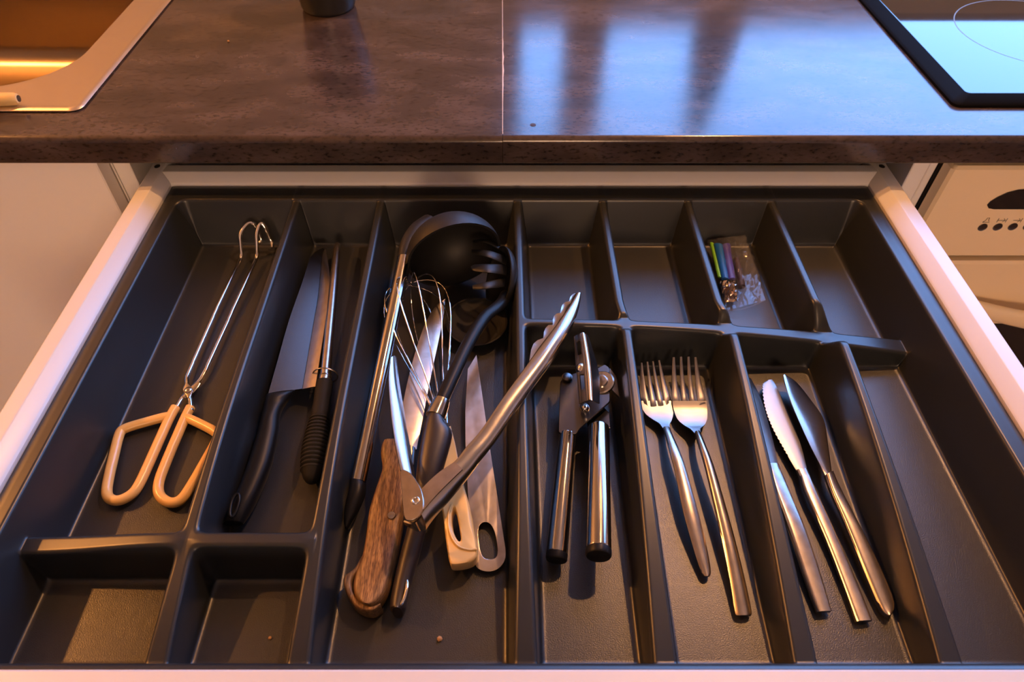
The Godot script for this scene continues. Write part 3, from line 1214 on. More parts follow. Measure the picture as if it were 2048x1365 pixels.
func chef_knife() -> void:
	var o := thing("chef_knife", "wide-bladed chef's knife with a black handle lying beside the sharpening steel", "knife", Vector3(-0.1797, 0.7905, -0.3381))
	# spine to the left, edge to the right; the flat and the ground bevel are one blade
	var sp := [Vector3(-0.1747, 0.8025, -0.5137), Vector3(-0.1813, 0.806, -0.4962), Vector3(-0.1817, 0.8083, -0.4555), Vector3(-0.1829, 0.8097, -0.4086), Vector3(-0.1824, 0.81, -0.3641), Vector3(-0.1821, 0.81, -0.328)]
	var md := [Vector3(-0.1733, 0.8005, -0.5146), Vector3(-0.1717, 0.8035, -0.4955), Vector3(-0.1663, 0.8035, -0.4474), Vector3(-0.1636, 0.8035, -0.4068), Vector3(-0.1612, 0.8035, -0.3697), Vector3(-0.1592, 0.8035, -0.3386)]
	var ed := [Vector3(-0.1716, 0.7995, -0.515), Vector3(-0.1584, 0.806, -0.4674), Vector3(-0.1544, 0.807, -0.4373), Vector3(-0.1518, 0.8075, -0.403), Vector3(-0.1496, 0.8075, -0.3695), Vector3(-0.1475, 0.8075, -0.338)]
	slab(dense(sp, 4), dense(md, 4), 0.0020, 0.0, 0.9, 4)
	part(o, "blade", M.blade_steel, 30.0)
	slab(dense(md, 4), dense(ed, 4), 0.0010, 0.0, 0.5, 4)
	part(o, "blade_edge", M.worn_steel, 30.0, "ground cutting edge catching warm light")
	# handle with a finger guard
	var hl := [Vector3(-0.1826, 0.8125, -0.3261), Vector3(-0.1828, 0.8105, -0.3179), Vector3(-0.1829, 0.8085, -0.3052), Vector3(-0.1832, 0.8065, -0.284), Vector3(-0.1849, 0.8045, -0.2598), Vector3(-0.1882, 0.8025, -0.235), Vector3(-0.19, 0.8025, -0.2226)]
	var hrt := [Vector3(-0.1641, 0.8045, -0.3363), Vector3(-0.1659, 0.8045, -0.3298), Vector3(-0.1702, 0.8045, -0.3138), Vector3(-0.168, 0.8035, -0.2941), Vector3(-0.1678, 0.8025, -0.2673), Vector3(-0.172, 0.8015, -0.2403), Vector3(-0.1771, 0.8015, -0.2231)]
	slab(dense(hl, 5), dense(hrt, 5), [0.008, 0.010, 0.012, 0.013, 0.014, 0.014, 0.014, 0.014, 0.015, 0.015, 0.016, 0.016, 0.016, 0.016, 0.016, 0.016, 0.016, 0.016, 0.016, 0.016, 0.016, 0.016, 0.016, 0.016, 0.016, 0.016, 0.015, 0.014, 0.013, 0.011, 0.008], 0.0, 0.25, 12)
	var kh := part(o, "handle", M.black_plastic, 50.0)
	tube(rounded([Vector3(-0.1842, 0.811, -0.2255), Vector3(-0.185, 0.812, -0.2348), Vector3(-0.1831, 0.8125, -0.2399), Vector3(-0.1805, 0.8125, -0.2391), Vector3(-0.1794, 0.8117, -0.2326), Vector3(-0.1805, 0.8105, -0.225), Vector3(-0.1826, 0.8105, -0.2228)], 0.004, 4, true), 0.0012, 8, true)
	part(kh, "hanging_loop", M.black_plastic, 60.0)


func sharpening_steel() -> void:
	var o := thing("sharpening_steel", "sharpening steel with a ribbed black handle right of the chef's knife", "sharpening steel", Vector3(-0.1473, 0.7905, -0.3381))
	var a := Vector3(-0.1429, 0.8035, -0.3526)
	var b := Vector3(-0.1595, 0.8065, -0.5171)
	var len := a.distance_to(b)
	lathe(a, b, [Vector2(-0.004, 0.0046), Vector2(0.0, 0.0046), Vector2(len * 0.6, 0.0041), Vector2(len * 0.93, 0.0034), Vector2(len * 0.985, 0.0026), Vector2(len, 0.001)], 20)
	part(o, "rod", M.worn_steel, 50.0)
	var q := PackedVector3Array()
	for k in 33:
		var t := TAU * k / 32.0
		q.append(a + Vector3(cos(t) * 0.0100, sin(t) * 0.0082 + 0.0005, sin(t) * -0.001 + 0.0003))
	q.resize(32)
	tube(q, 0.0006, 8, true)
	part(o, "guard_ring", M.steel, 60.0)
	var e := Vector3(-0.1364, 0.802, -0.2543)
	var d := (e - a).normalized()
	lathe(a + d * 0.001, e, [Vector2(0, 0.0052), Vector2(0.0005, 0.0056), Vector2(0.0065, 0.0056), Vector2(0.007, 0.0052)], 24)
	part(o, "ferrule", M.steel)
	var L := a.distance_to(e)
	var prof := [Vector2(0.0066, 0.005), Vector2(0.007, 0.0064), Vector2(0.012, 0.0068), Vector2(0.026, 0.0066), Vector2(0.036, 0.0072)]
	var k0 := 0.042
	for i in 14:
		var s := k0 + i * 0.0034
		var env := 0.0078 + 0.0024 * sin(PI * clampf((s - k0) / 0.052, 0, 1))
		if s > L - 0.004:
			break
		prof.append(Vector2(s, env - 0.0009))
		prof.append(Vector2(s + 0.0011, env))
		prof.append(Vector2(s + 0.0022, env))
		prof.append(Vector2(s + 0.0031, env - 0.0009))
	prof.append(Vector2(L - 0.004, 0.0062))
	prof.append(Vector2(L - 0.001, 0.0038))
	prof.append(Vector2(L, 0.001))
	lathe(a, e, prof, 28)
	part(o, "ribbed_handle", M.black_rubber, 35.0)


func ladle() -> void:
	var o := thing("ladle", "ladle with a black bowl and a long steel tube handle", "ladle", Vector3(-0.1026, 0.7905, -0.3698))
	var a := Vector3(-0.0853, 0.8385, -0.4569)
	var b := Vector3(-0.1016, 0.8075, -0.2515)
	var L := a.distance_to(b)
	lathe(a, b, [Vector2(0, 0.0055), Vector2(0.0005, 0.0061), Vector2(L * 0.5, 0.0060), Vector2(L - 0.0005, 0.0056), Vector2(L, 0.005)], 32)
	part(o, "tube_handle", M.brushed_steel, 40.0)
	# black plug at the end of the handle
	slab(dense([Vector3(-0.1074, 0.8075, -0.2527), Vector3(-0.1072, 0.807, -0.2442), Vector3(-0.1082, 0.8055, -0.2353), Vector3(-0.108, 0.8035, -0.225), Vector3(-0.1065, 0.8025, -0.2189)], 4), dense([Vector3(-0.0957, 0.8075, -0.2499), Vector3(-0.0955, 0.807, -0.2422), Vector3(-0.0981, 0.8055, -0.2323), Vector3(-0.1015, 0.8035, -0.225), Vector3(-0.1044, 0.8025, -0.2185)], 4), [0.012, 0.0125, 0.013, 0.013, 0.013, 0.013, 0.0125, 0.012, 0.0115, 0.011, 0.0105, 0.010, 0.010, 0.009, 0.008, 0.007, 0.005], 0.0, 0.2, 12)
	part(o, "handle_end", M.black_plastic, 50.0)
	# curved neck and bowl
	var c := Vector3(-0.0419, 0.8365, -0.4619)
	var n := Vector3(0.30, -0.20, 0.93)
	var neck := smooth_path([Vector3(-0.0852, 0.8385, -0.4555), Vector3(-0.0843, 0.84, -0.4666), Vector3(-0.0813, 0.8415, -0.4786), Vector3(-0.0751, 0.8425, -0.4908), Vector3(-0.0653, 0.8405, -0.5036)], 5)
	var radii := []
	for k in neck.size():
		radii.append(lerpf(0.0058, 0.0105, float(k) / neck.size()))
	tube(neck, radii, 14, false, 0.8)
	part(o, "neck", M.black_nylon, 60.0)
	bowl(c, n, 0.0425, 0.0022, 0.85)
	part(o, "bowl", M.black_nylon, 50.0)


func pasta_server() -> void:
	var o := thing("pasta_server", "black nylon pasta server with curved teeth and a steel ferrule lying across the pile", "pasta server", Vector3(-0.0493, 0.7905, -0.3231))
	# shaft
	tube(smooth_path([Vector3(0.0035, 0.8205, -0.4296), Vector3(-0.0004, 0.8245, -0.4155), Vector3(-0.0067, 0.8285, -0.4031), Vector3(-0.0131, 0.8315, -0.3931), Vector3(-0.0196, 0.8345, -0.3773), Vector3(-0.0287, 0.8355, -0.3522), Vector3(-0.038, 0.8355, -0.3222), Vector3(-0.0449, 0.8345, -0.3006)], 6), 0.0052, 16, false, 0.85)
	part(o, "shaft", M.black_plastic, 60.0)
	var a := Vector3(-0.0437, 0.8345, -0.3043)
	var b := Vector3(-0.0477, 0.8325, -0.2905)
	lathe(a, b, [Vector2(0, 0.0054), Vector2(0.0004, 0.0060), Vector2(0.006, 0.0068), Vector2(a.distance_to(b), 0.0074), Vector2(a.distance_to(b) + 0.0003, 0.006)], 28)
	part(o, "ferrule", M.brushed_steel)
	# handle
	var l := [Vector3(-0.0532, 0.8315, -0.2917), Vector3(-0.0546, 0.8315, -0.2864), Vector3(-0.0564, 0.8305, -0.2721), Vector3(-0.0581, 0.8265, -0.2543), Vector3(-0.0592, 0.8205, -0.2364), Vector3(-0.0619, 0.8135, -0.2179), Vector3(-0.0664, 0.8065, -0.1984), Vector3(-0.0697, 0.802, -0.1786), Vector3(-0.0704, 0.8005, -0.1664), Vector3(-0.0682, 0.8005, -0.163)]
	var r := [Vector3(-0.0415, 0.8315, -0.2877), Vector3(-0.0391, 0.8315, -0.2834), Vector3(-0.0349, 0.8305, -0.2755), Vector3(-0.0398, 0.8265, -0.2523), Vector3(-0.0433, 0.8205, -0.2364), Vector3(-0.0493, 0.8135, -0.2179), Vector3(-0.0541, 0.8065, -0.1967), Vector3(-0.0582, 0.802, -0.1786), Vector3(-0.06, 0.8005, -0.1664), Vector3(-0.0622, 0.8005, -0.1627)]
	slab(dense(l, 4), dense(r, 4), 0.0155, 0.0, 0.15, 14)
	var sh := part(o, "handle", M.brown_handle, 50.0)
	var c := Vector3(-0.0624, 0.806, -0.1741)
	var ring := PackedVector3Array()
	var ax := (Vector3(-0.0587, 0.8105, -0.2195) - Vector3(-0.0631, 0.8105, -0.1672)).normalized()
	for k in 24:
		var q := TAU * k / 24
		ring.append(c + ax * (cos(q) * 0.0085) + Vector3(0.62, 0.78, 0.1).normalized() * (sin(q) * 0.0042))
	tube(ring, 0.0012, 8, true)
	part(sh, "eyelet", M.chrome, 60.0)
	# head: a shallow oval spoon standing on edge, with teeth bent over to the left
	var hc := Vector3(-0.0035, 0.8225, -0.4466)
	bowl(hc, Vector3(-0.92, 0.34, 0.18), 0.030, 0.0022, 0.42)
	part(o, "head", M.black_nylon, 50.0)
	slab(dense([Vector3(0.0032, 0.8325, -0.4755), Vector3(-0.0129, 0.8425, -0.4774), Vector3(-0.0257, 0.8375, -0.4821)], 5), dense([Vector3(0.0027, 0.8325, -0.47), Vector3(-0.0133, 0.8425, -0.4725), Vector3(-0.0256, 0.8375, -0.4786)], 5), 0.0022)
	part(o, "tooth", M.black_nylon, 50.0)
	slab(dense([Vector3(0.0035, 0.8345, -0.4636), Vector3(-0.0113, 0.8445, -0.4598), Vector3(-0.0265, 0.8405, -0.466)], 5), dense([Vector3(0.0035, 0.8345, -0.4529), Vector3(-0.0121, 0.8445, -0.4512), Vector3(-0.0263, 0.8405, -0.4606)], 5), 0.0024)
	part(o, "tooth", M.black_nylon, 50.0)
	slab(dense([Vector3(0.0035, 0.8335, -0.454), Vector3(-0.0112, 0.8425, -0.4443), Vector3(-0.0233, 0.8395, -0.4471), Vector3(-0.0264, 0.8385, -0.4457)], 5), dense([Vector3(0.0035, 0.8335, -0.4409), Vector3(-0.011, 0.8425, -0.4335), Vector3(-0.0231, 0.8395, -0.4387), Vector3(-0.0263, 0.8385, -0.4424)], 5), 0.0024)
	part(o, "tooth", M.black_nylon, 50.0)
	slab(dense([Vector3(0.0026, 0.8285, -0.4426), Vector3(-0.0123, 0.8365, -0.4287), Vector3(-0.0248, 0.8325, -0.4287)], 5), dense([Vector3(0.0017, 0.8285, -0.4311), Vector3(-0.0122, 0.8365, -0.4201), Vector3(-0.0246, 0.8325, -0.4237)], 5), 0.0024)
	part(o, "tooth", M.black_nylon, 50.0)


func whisk() -> void:
	var o := thing("whisk", "balloon whisk of thin wires with a slotted ivory plastic handle", "whisk", Vector3(-0.0487, 0.7905, -0.3135))
	var a := Vector3(-0.0449, 0.8145, -0.3018)
	var b := Vector3(-0.0797, 0.8235, -0.4416)
	var d := (b - a)
	var L := d.length()
	d = d.normalized()
	var u := (Vector3.UP - d * d.y).normalized()
	var w := d.cross(u)
	for k in 5:
		var phi := PI * (k + 0.3) / 5.0
		var dirn := u * sin(phi) + w * cos(phi)
		var path := PackedVector3Array()
		for i in 49:
			var q := float(i) / 48.0 * 2.0
			var t := q if q <= 1.0 else 2.0 - q
			var s := 1.0 if q <= 1.0 else -1.0
			var along := sin(t * PI / 2.0)
			var rad := 0.0275 * pow(sin(PI * pow(t, 1.35)), 0.85) * 0.98 + 0.0035 * (1.0 - t)
			if t > 0.98:
				rad *= (1.0 - t) / 0.02
			path.append(a + d * (along * L - 0.001 * k) + dirn * (rad * s))
		tube(path, 0.0006, 6)
		part(o, "wire", M.chrome, 60.0)
	# handle with a hanging slot
	var outl := rounded([Vector3(-0.0405, 0.8145, -0.291), Vector3(-0.0384, 0.8145, -0.2932), Vector3(-0.0361, 0.8145, -0.291), Vector3(-0.032, 0.8115, -0.27), Vector3(-0.0258, 0.8085, -0.2445), Vector3(-0.022, 0.8065, -0.2325), Vector3(-0.0155, 0.8035, -0.2019), Vector3(-0.0157, 0.8035, -0.1957), Vector3(-0.0208, 0.8035, -0.1916), Vector3(-0.0324, 0.8035, -0.1899), Vector3(-0.0339, 0.8035, -0.1929), Vector3(-0.037, 0.8045, -0.2088), Vector3(-0.0413, 0.8065, -0.2325), Vector3(-0.0437, 0.8085, -0.2513), Vector3(-0.0424, 0.8115, -0.27)], 0.005, 4, true)
	var hole := smooth_path([Vector3(-0.0326, 0.806, -0.2297), Vector3(-0.0307, 0.8057, -0.2269), Vector3(-0.0279, 0.805, -0.2147), Vector3(-0.0269, 0.8045, -0.2078), Vector3(-0.0289, 0.8045, -0.2074), Vector3(-0.0322, 0.805, -0.214), Vector3(-0.0336, 0.8055, -0.2229)], 4, true)
	var up := (Vector3(-0.0437, 0.8085, -0.2513) - Vector3(-0.0258, 0.8085, -0.2445)).cross(Vector3(-0.0254, 0.8035, -0.1916) - Vector3(-0.0384, 0.8145, -0.2932)).normalized()
	if up.y < 0:
		up = -up
	var c := Vector3(-0.0304, 0.8052, -0.2182)
	annulus(star(outl, c, 160, up), star(hole, c, 160, up), up, 0.0145, 0.0026)
	var wk := part(o, "handle", M.ivory_plastic, 45.0)
	var rim := smooth_path([Vector3(-0.0342, 0.814, -0.2306), Vector3(-0.0359, 0.8135, -0.2234), Vector3(-0.0347, 0.8128, -0.2122), Vector3(-0.0297, 0.812, -0.2027), Vector3(-0.0224, 0.8115, -0.1995), Vector3(-0.0162, 0.8115, -0.1998)], 5)
	tube(rim, 0.0007, 6)
	part(wk, "moulded_line", M.ivory_plastic, 60.0)


func wood_knife() -> void:
	var o := thing("kitchen_knife", "worn kitchen knife with a curved wooden handle in the middle pile", "knife", Vector3(-0.077, 0.7905, -0.2476))
	var l := [Vector3(-0.0508, 0.8105, -0.4349), Vector3(-0.0581, 0.8105, -0.4249), Vector3(-0.065, 0.8105, -0.4061), Vector3(-0.0703, 0.8105, -0.3779), Vector3(-0.0741, 0.8105, -0.3468), Vector3(-0.0765, 0.8095, -0.3177), Vector3(-0.0782, 0.8085, -0.2924), Vector3(-0.0793, 0.8075, -0.2803)]
	var r := [Vector3(-0.0497, 0.8085, -0.4357), Vector3(-0.0503, 0.8085, -0.4232), Vector3(-0.0524, 0.8085, -0.3945), Vector3(-0.0549, 0.8085, -0.3681), Vector3(-0.0578, 0.8075, -0.339), Vector3(-0.0603, 0.8065, -0.309), Vector3(-0.0624, 0.8055, -0.2869), Vector3(-0.0629, 0.8055, -0.2803)]
	slab(dense(l, 4), dense(r, 4), 0.0018, 0.0, 0.5, 6)
	part(o, "blade", M.worn_steel, 40.0)
	slab(dense([Vector3(-0.073, 0.8075, -0.2834), Vector3(-0.0727, 0.8065, -0.269)], 3), dense([Vector3(-0.0636, 0.8065, -0.2805), Vector3(-0.0636, 0.8055, -0.2666)], 3), 0.006, 0.0, 0.5)
	part(o, "bolster", M.dark_steel)
	var hl := [Vector3(-0.0871, 0.8045, -0.2845), Vector3(-0.0886, 0.8045, -0.2788), Vector3(-0.0875, 0.8035, -0.2709), Vector3(-0.0859, 0.8035, -0.2637), Vector3(-0.0874, 0.8025, -0.2544), Vector3(-0.0891, 0.8025, -0.2452), Vector3(-0.0915, 0.8015, -0.2302), Vector3(-0.0914, 0.8005, -0.213), Vector3(-0.0919, 0.8005, -0.1971), Vector3(-0.0941, 0.8003, -0.189), Vector3(-0.0951, 0.8001, -0.1824), Vector3(-0.094, 0.8001, -0.1745), Vector3(-0.0906, 0.8001, -0.1688)]
	var hr := [Vector3(-0.0741, 0.8045, -0.2841), Vector3(-0.0709, 0.8045, -0.2775), Vector3(-0.0676, 0.8035, -0.2687), Vector3(-0.0661, 0.8035, -0.2604), Vector3(-0.0657, 0.8025, -0.2508), Vector3(-0.0658, 0.8025, -0.2409), Vector3(-0.0672, 0.8015, -0.225), Vector3(-0.0684, 0.8005, -0.2083), Vector3(-0.07, 0.8005, -0.1926), Vector3(-0.0709, 0.8003, -0.1849), Vector3(-0.072, 0.8001, -0.1778), Vector3(-0.0742, 0.8001, -0.1717), Vector3(-0.0778, 0.8001, -0.1672)]
	hl.append(Vector3(-0.0864, 0.8001, -0.166))
	hr.append(Vector3(-0.0817, 0.8001, -0.1653))
	slab(dense(hl, 4), dense(hr, 4), 0.018, 0.0, 0.35, 18, 0.0, 3.4)
	var wh := part(o, "handle", M.wood, 45.0)
	slab(dense([Vector3(-0.092, 0.799, -0.1984), Vector3(-0.0956, 0.7985, -0.1904), Vector3(-0.1018, 0.7985, -0.1844), Vector3(-0.1, 0.7985, -0.1765), Vector3(-0.095, 0.7985, -0.1688), Vector3(-0.0889, 0.7985, -0.1638), Vector3(-0.0808, 0.7985, -0.1622), Vector3(-0.0757, 0.7985, -0.166)], 4), dense([Vector3(-0.0898, 0.799, -0.1964), Vector3(-0.092, 0.7985, -0.1884), Vector3(-0.0957, 0.7985, -0.1824), Vector3(-0.0941, 0.7985, -0.1758), Vector3(-0.0908, 0.7985, -0.1707), Vector3(-0.0866, 0.7985, -0.1675), Vector3(-0.0813, 0.7985, -0.1656), Vector3(-0.0761, 0.7985, -0.1672)], 4), 0.014, 0.0, 0.4, 12, 0.0, 3.0)
	part(wh, "heel_spur", M.wood, 45.0, "curved heel of the handle")
	var c := Vector3(-0.0746, 0.811, -0.2244)
	lathe(c - Vector3(0, 0.003, 0), c + Vector3.UP, [Vector2(0, 0.0030), Vector2(0.0028, 0.0030), Vector2(0.0033, 0.0026), Vector2(0.0034, 0.001)], 20)
	part(wh, "rivet", M.worn_steel)


func steel_turner() -> void:
	var o := thing("serving_spoon", "serving spoon with a flat steel handle and oval hanging slot, rightmost in the pile", "spoon", Vector3(-0.0126, 0.7905, -0.2683))
	var outl := PackedVector3Array()
	for p in rounded([Vector3(-0.0276, 0.8005, -0.3767), Vector3(-0.0201, 0.8005, -0.379), Vector3(-0.0173, 0.8005, -0.3614), Vector3(-0.0133, 0.7985, -0.3173), Vector3(-0.007, 0.7965, -0.2732), Vector3(0.003, 0.7945, -0.2058), Vector3(0.0023, 0.7945, -0.1991), Vector3(-0.002, 0.7945, -0.1936), Vector3(-0.0079, 0.7945, -0.1915), Vector3(-0.0139, 0.7945, -0.1925), Vector3(-0.0183, 0.7945, -0.1956), Vector3(-0.0218, 0.7955, -0.2255), Vector3(-0.0241, 0.7965, -0.2443), Vector3(-0.0282, 0.7985, -0.2985), Vector3(-0.0291, 0.7995, -0.3362)], 0.006, 4, true):
		outl.append(p)
	var hole := rounded([Vector3(-0.0169, 0.7955, -0.2217), Vector3(-0.0139, 0.7955, -0.227), Vector3(-0.009, 0.7955, -0.227), Vector3(-0.0052, 0.7955, -0.221), Vector3(-0.0027, 0.7945, -0.2076), Vector3(-0.0034, 0.7945, -0.2019), Vector3(-0.0074, 0.7945, -0.2002), Vector3(-0.0127, 0.7945, -0.2012), Vector3(-0.0149, 0.7945, -0.2076)], 0.006, 4, true)
	var up := Vector3(-0.02, 1, 0.02).normalized()
	var c := Vector3(-0.0095, 0.795, -0.2135)
	annulus(star(outl, c, 120, up), star(hole, c, 120, up), up, 0.0016, 0.0005)
	part(o, "handle", M.worn_steel, 40.0)
	# dark oval bowl under the pasta server
	bowl(Vector3(-0.0222, 0.8035, -0.4146), Vector3(0, 1, 0.1), 0.027, 0.0014, 0.22)
	part(o, "bowl", M.black_rubber, 50.0, "dark nylon bowl")


func locking_tongs() -> void:
	var o := thing("kitchen_tongs", "open steel kitchen tongs with a scalloped tip resting over the tray divider", "tongs", Vector3(-0.0622, 0.7905, -0.2468))
	# right arm: a folded channel, its back edge towards the right
	var top := [Vector3(-0.0562, 0.8425, -0.2155), Vector3(-0.051, 0.8435, -0.2257), Vector3(-0.0417, 0.8435, -0.2367), Vector3(-0.0314, 0.8435, -0.2455), Vector3(-0.0232, 0.8445, -0.2574), Vector3(-0.014, 0.8455, -0.2697), Vector3(0.0007, 0.8485, -0.2944), Vector3(0.0198, 0.8505, -0.3265), Vector3(0.0288, 0.851, -0.3424), Vector3(0.0389, 0.8515, -0.3584), Vector3(0.0475, 0.8515, -0.3734), Vector3(0.0547, 0.851, -0.3878), Vector3(0.0596, 0.8505, -0.3998)]
	var low := [Vector3(-0.0487, 0.8285, -0.2049), Vector3(-0.0431, 0.8295, -0.2134), Vector3(-0.034, 0.8305, -0.2251), Vector3(-0.0221, 0.8315, -0.2421), Vector3(-0.0143, 0.8325, -0.2544), Vector3(-0.0055, 0.8335, -0.2676), Vector3(0.0141, 0.8365, -0.3), Vector3(0.0352, 0.8405, -0.3312), Vector3(0.0438, 0.8425, -0.346), Vector3(0.052, 0.8435, -0.3622), Vector3(0.0576, 0.8445, -0.3759), Vector3(0.0616, 0.8465, -0.3896), Vector3(0.0634, 0.8485, -0.4002)]
	var crown := []
	for k in 49:
		crown.append(lerpf(0.0035, 0.0060, smoothstep(4.0, 18.0, k)) - 0.004 * smoothstep(30.0, 48.0, k))
	slab(dense(top, 4), dense(low, 4), 0.0014, crown, 0.8, 14, 0.0, 3.0)
	part(o, "arm", M.steel, 40.0)
	slab(dense([Vector3(-0.0562, 0.843, -0.2152), Vector3(-0.0509, 0.844, -0.2254), Vector3(-0.0417, 0.844, -0.2364), Vector3(-0.0313, 0.844, -0.2451)], 4), dense([Vector3(-0.0515, 0.844, -0.2057), Vector3(-0.0458, 0.845, -0.2141), Vector3(-0.0373, 0.8453, -0.225), Vector3(-0.0257, 0.8453, -0.2386)], 4), 0.0014, 0.0, 0.8, 5)
	part(o, "pivot_plate", M.worn_steel, 50.0)
	# scalloped tip
	var l := [Vector3(0.0198, 0.8505, -0.3265), Vector3(0.0207, 0.8505, -0.3339), Vector3(0.0222, 0.85, -0.3443), Vector3(0.0243, 0.8495, -0.3509), Vector3(0.0275, 0.849, -0.355), Vector3(0.032, 0.8505, -0.3557), Vector3(0.0327, 0.8495, -0.3629), Vector3(0.0341, 0.849, -0.3677), Vector3(0.0366, 0.849, -0.371), Vector3(0.04, 0.8505, -0.37), Vector3(0.0404, 0.8495, -0.3765), Vector3(0.0414, 0.849, -0.3809), Vector3(0.0435, 0.849, -0.3836), Vector3(0.0466, 0.8505, -0.3833), Vector3(0.0479, 0.8495, -0.3905), Vector3(0.0493, 0.849, -0.3944), Vector3(0.0515, 0.849, -0.3968), Vector3(0.0546, 0.8505, -0.3964), Vector3(0.0558, 0.8495, -0.4021), Vector3(0.0577, 0.849, -0.4055), Vector3(0.0599, 0.849, -0.4073), Vector3(0.0615, 0.849, -0.4073)]
	var r := []
	var n := l.size()
	for k in n:
		var t := float(k) / (n - 1)
		l[k].y -= 0.0060
		r.append(Vector3(0.0324, 0.8495, -0.3289).lerp(Vector3(0.0621, 0.848, -0.4031), t))
	slab(l, r, 0.0012, -0.0012, 0.8, 8)
	part(o, "scalloped_tip", M.steel, 50.0)
	# left arm, seen nearly edge on, with its rounded pivot plate
	slab(dense([Vector3(-0.0842, 0.8415, -0.3388), Vector3(-0.0833, 0.8415, -0.3173), Vector3(-0.0788, 0.8415, -0.29), Vector3(-0.0731, 0.8425, -0.2639), Vector3(-0.0664, 0.8435, -0.239)], 4), dense([Vector3(-0.0824, 0.8385, -0.3434), Vector3(-0.0781, 0.8385, -0.3174), Vector3(-0.0722, 0.8385, -0.2914), Vector3(-0.0659, 0.8395, -0.2639), Vector3(-0.0595, 0.8415, -0.2364)], 4), 0.0014, 0.0006, 0.8, 5)
	part(o, "arm", M.steel, 50.0)
	slab(dense([Vector3(-0.0824, 0.8385, -0.3434), Vector3(-0.0781, 0.8385, -0.3174), Vector3(-0.0722, 0.8385, -0.2914), Vector3(-0.0659, 0.8395, -0.2639), Vector3(-0.0595, 0.8415, -0.2364)], 4), dense([Vector3(-0.0823, 0.8305, -0.3483), Vector3(-0.0772, 0.8305, -0.3215), Vector3(-0.0709, 0.8305, -0.2946), Vector3(-0.0646, 0.8315, -0.2673), Vector3(-0.0583, 0.8335, -0.2402)], 4), 0.0014, 0.0, 0.8, 5)
	part(o, "arm_side", M.steel, 50.0)
	var outl := rounded([Vector3(-0.0668, 0.8441, -0.2401), Vector3(-0.0595, 0.8451, -0.2369), Vector3(-0.0512, 0.8461, -0.2241), Vector3(-0.0484, 0.8463, -0.2127), Vector3(-0.0501, 0.8459, -0.206), Vector3(-0.0548, 0.8451, -0.2021), Vector3(-0.0605, 0.8443, -0.2032)], 0.005, 4, true)
	var up := (outl[outl.size() / 3] - outl[0]).cross(outl[2 * outl.size() / 3] - outl[0]).normalized()
	if up.y < 0:
		up = -up
	plate(outl, up, 0.0014, 0.0003)
	part(o, "pivot_plate", M.worn_steel, 40.0)
	# end of the channel below the plate
	slab(dense([Vector3(-0.0611, 0.8405, -0.2045), Vector3(-0.0552, 0.8415, -0.2026), Vector3(-0.0505, 0.8425, -0.2065)], 4), dense([Vector3(-0.0614, 0.8285, -0.2083), Vector3(-0.054, 0.8285, -0.2042), Vector3(-0.0487, 0.8285, -0.2049)], 4), 0.0014, 0.0, 0.8, 4)
	part(o, "end_fold", M.steel, 50.0)
	var c := Vector3(-0.0543, 0.846, -0.2157)
	var ring := PackedVector3Array()
	for k in 20:
		ring.append(c + Vector3(cos(TAU * k / 20) * 0.0021, 0.0004, sin(TAU * k / 20) * 0.0021))
	tube(ring, 0.0008, 8, true)
	part(o, "rivet", M.chrome, 60.0)


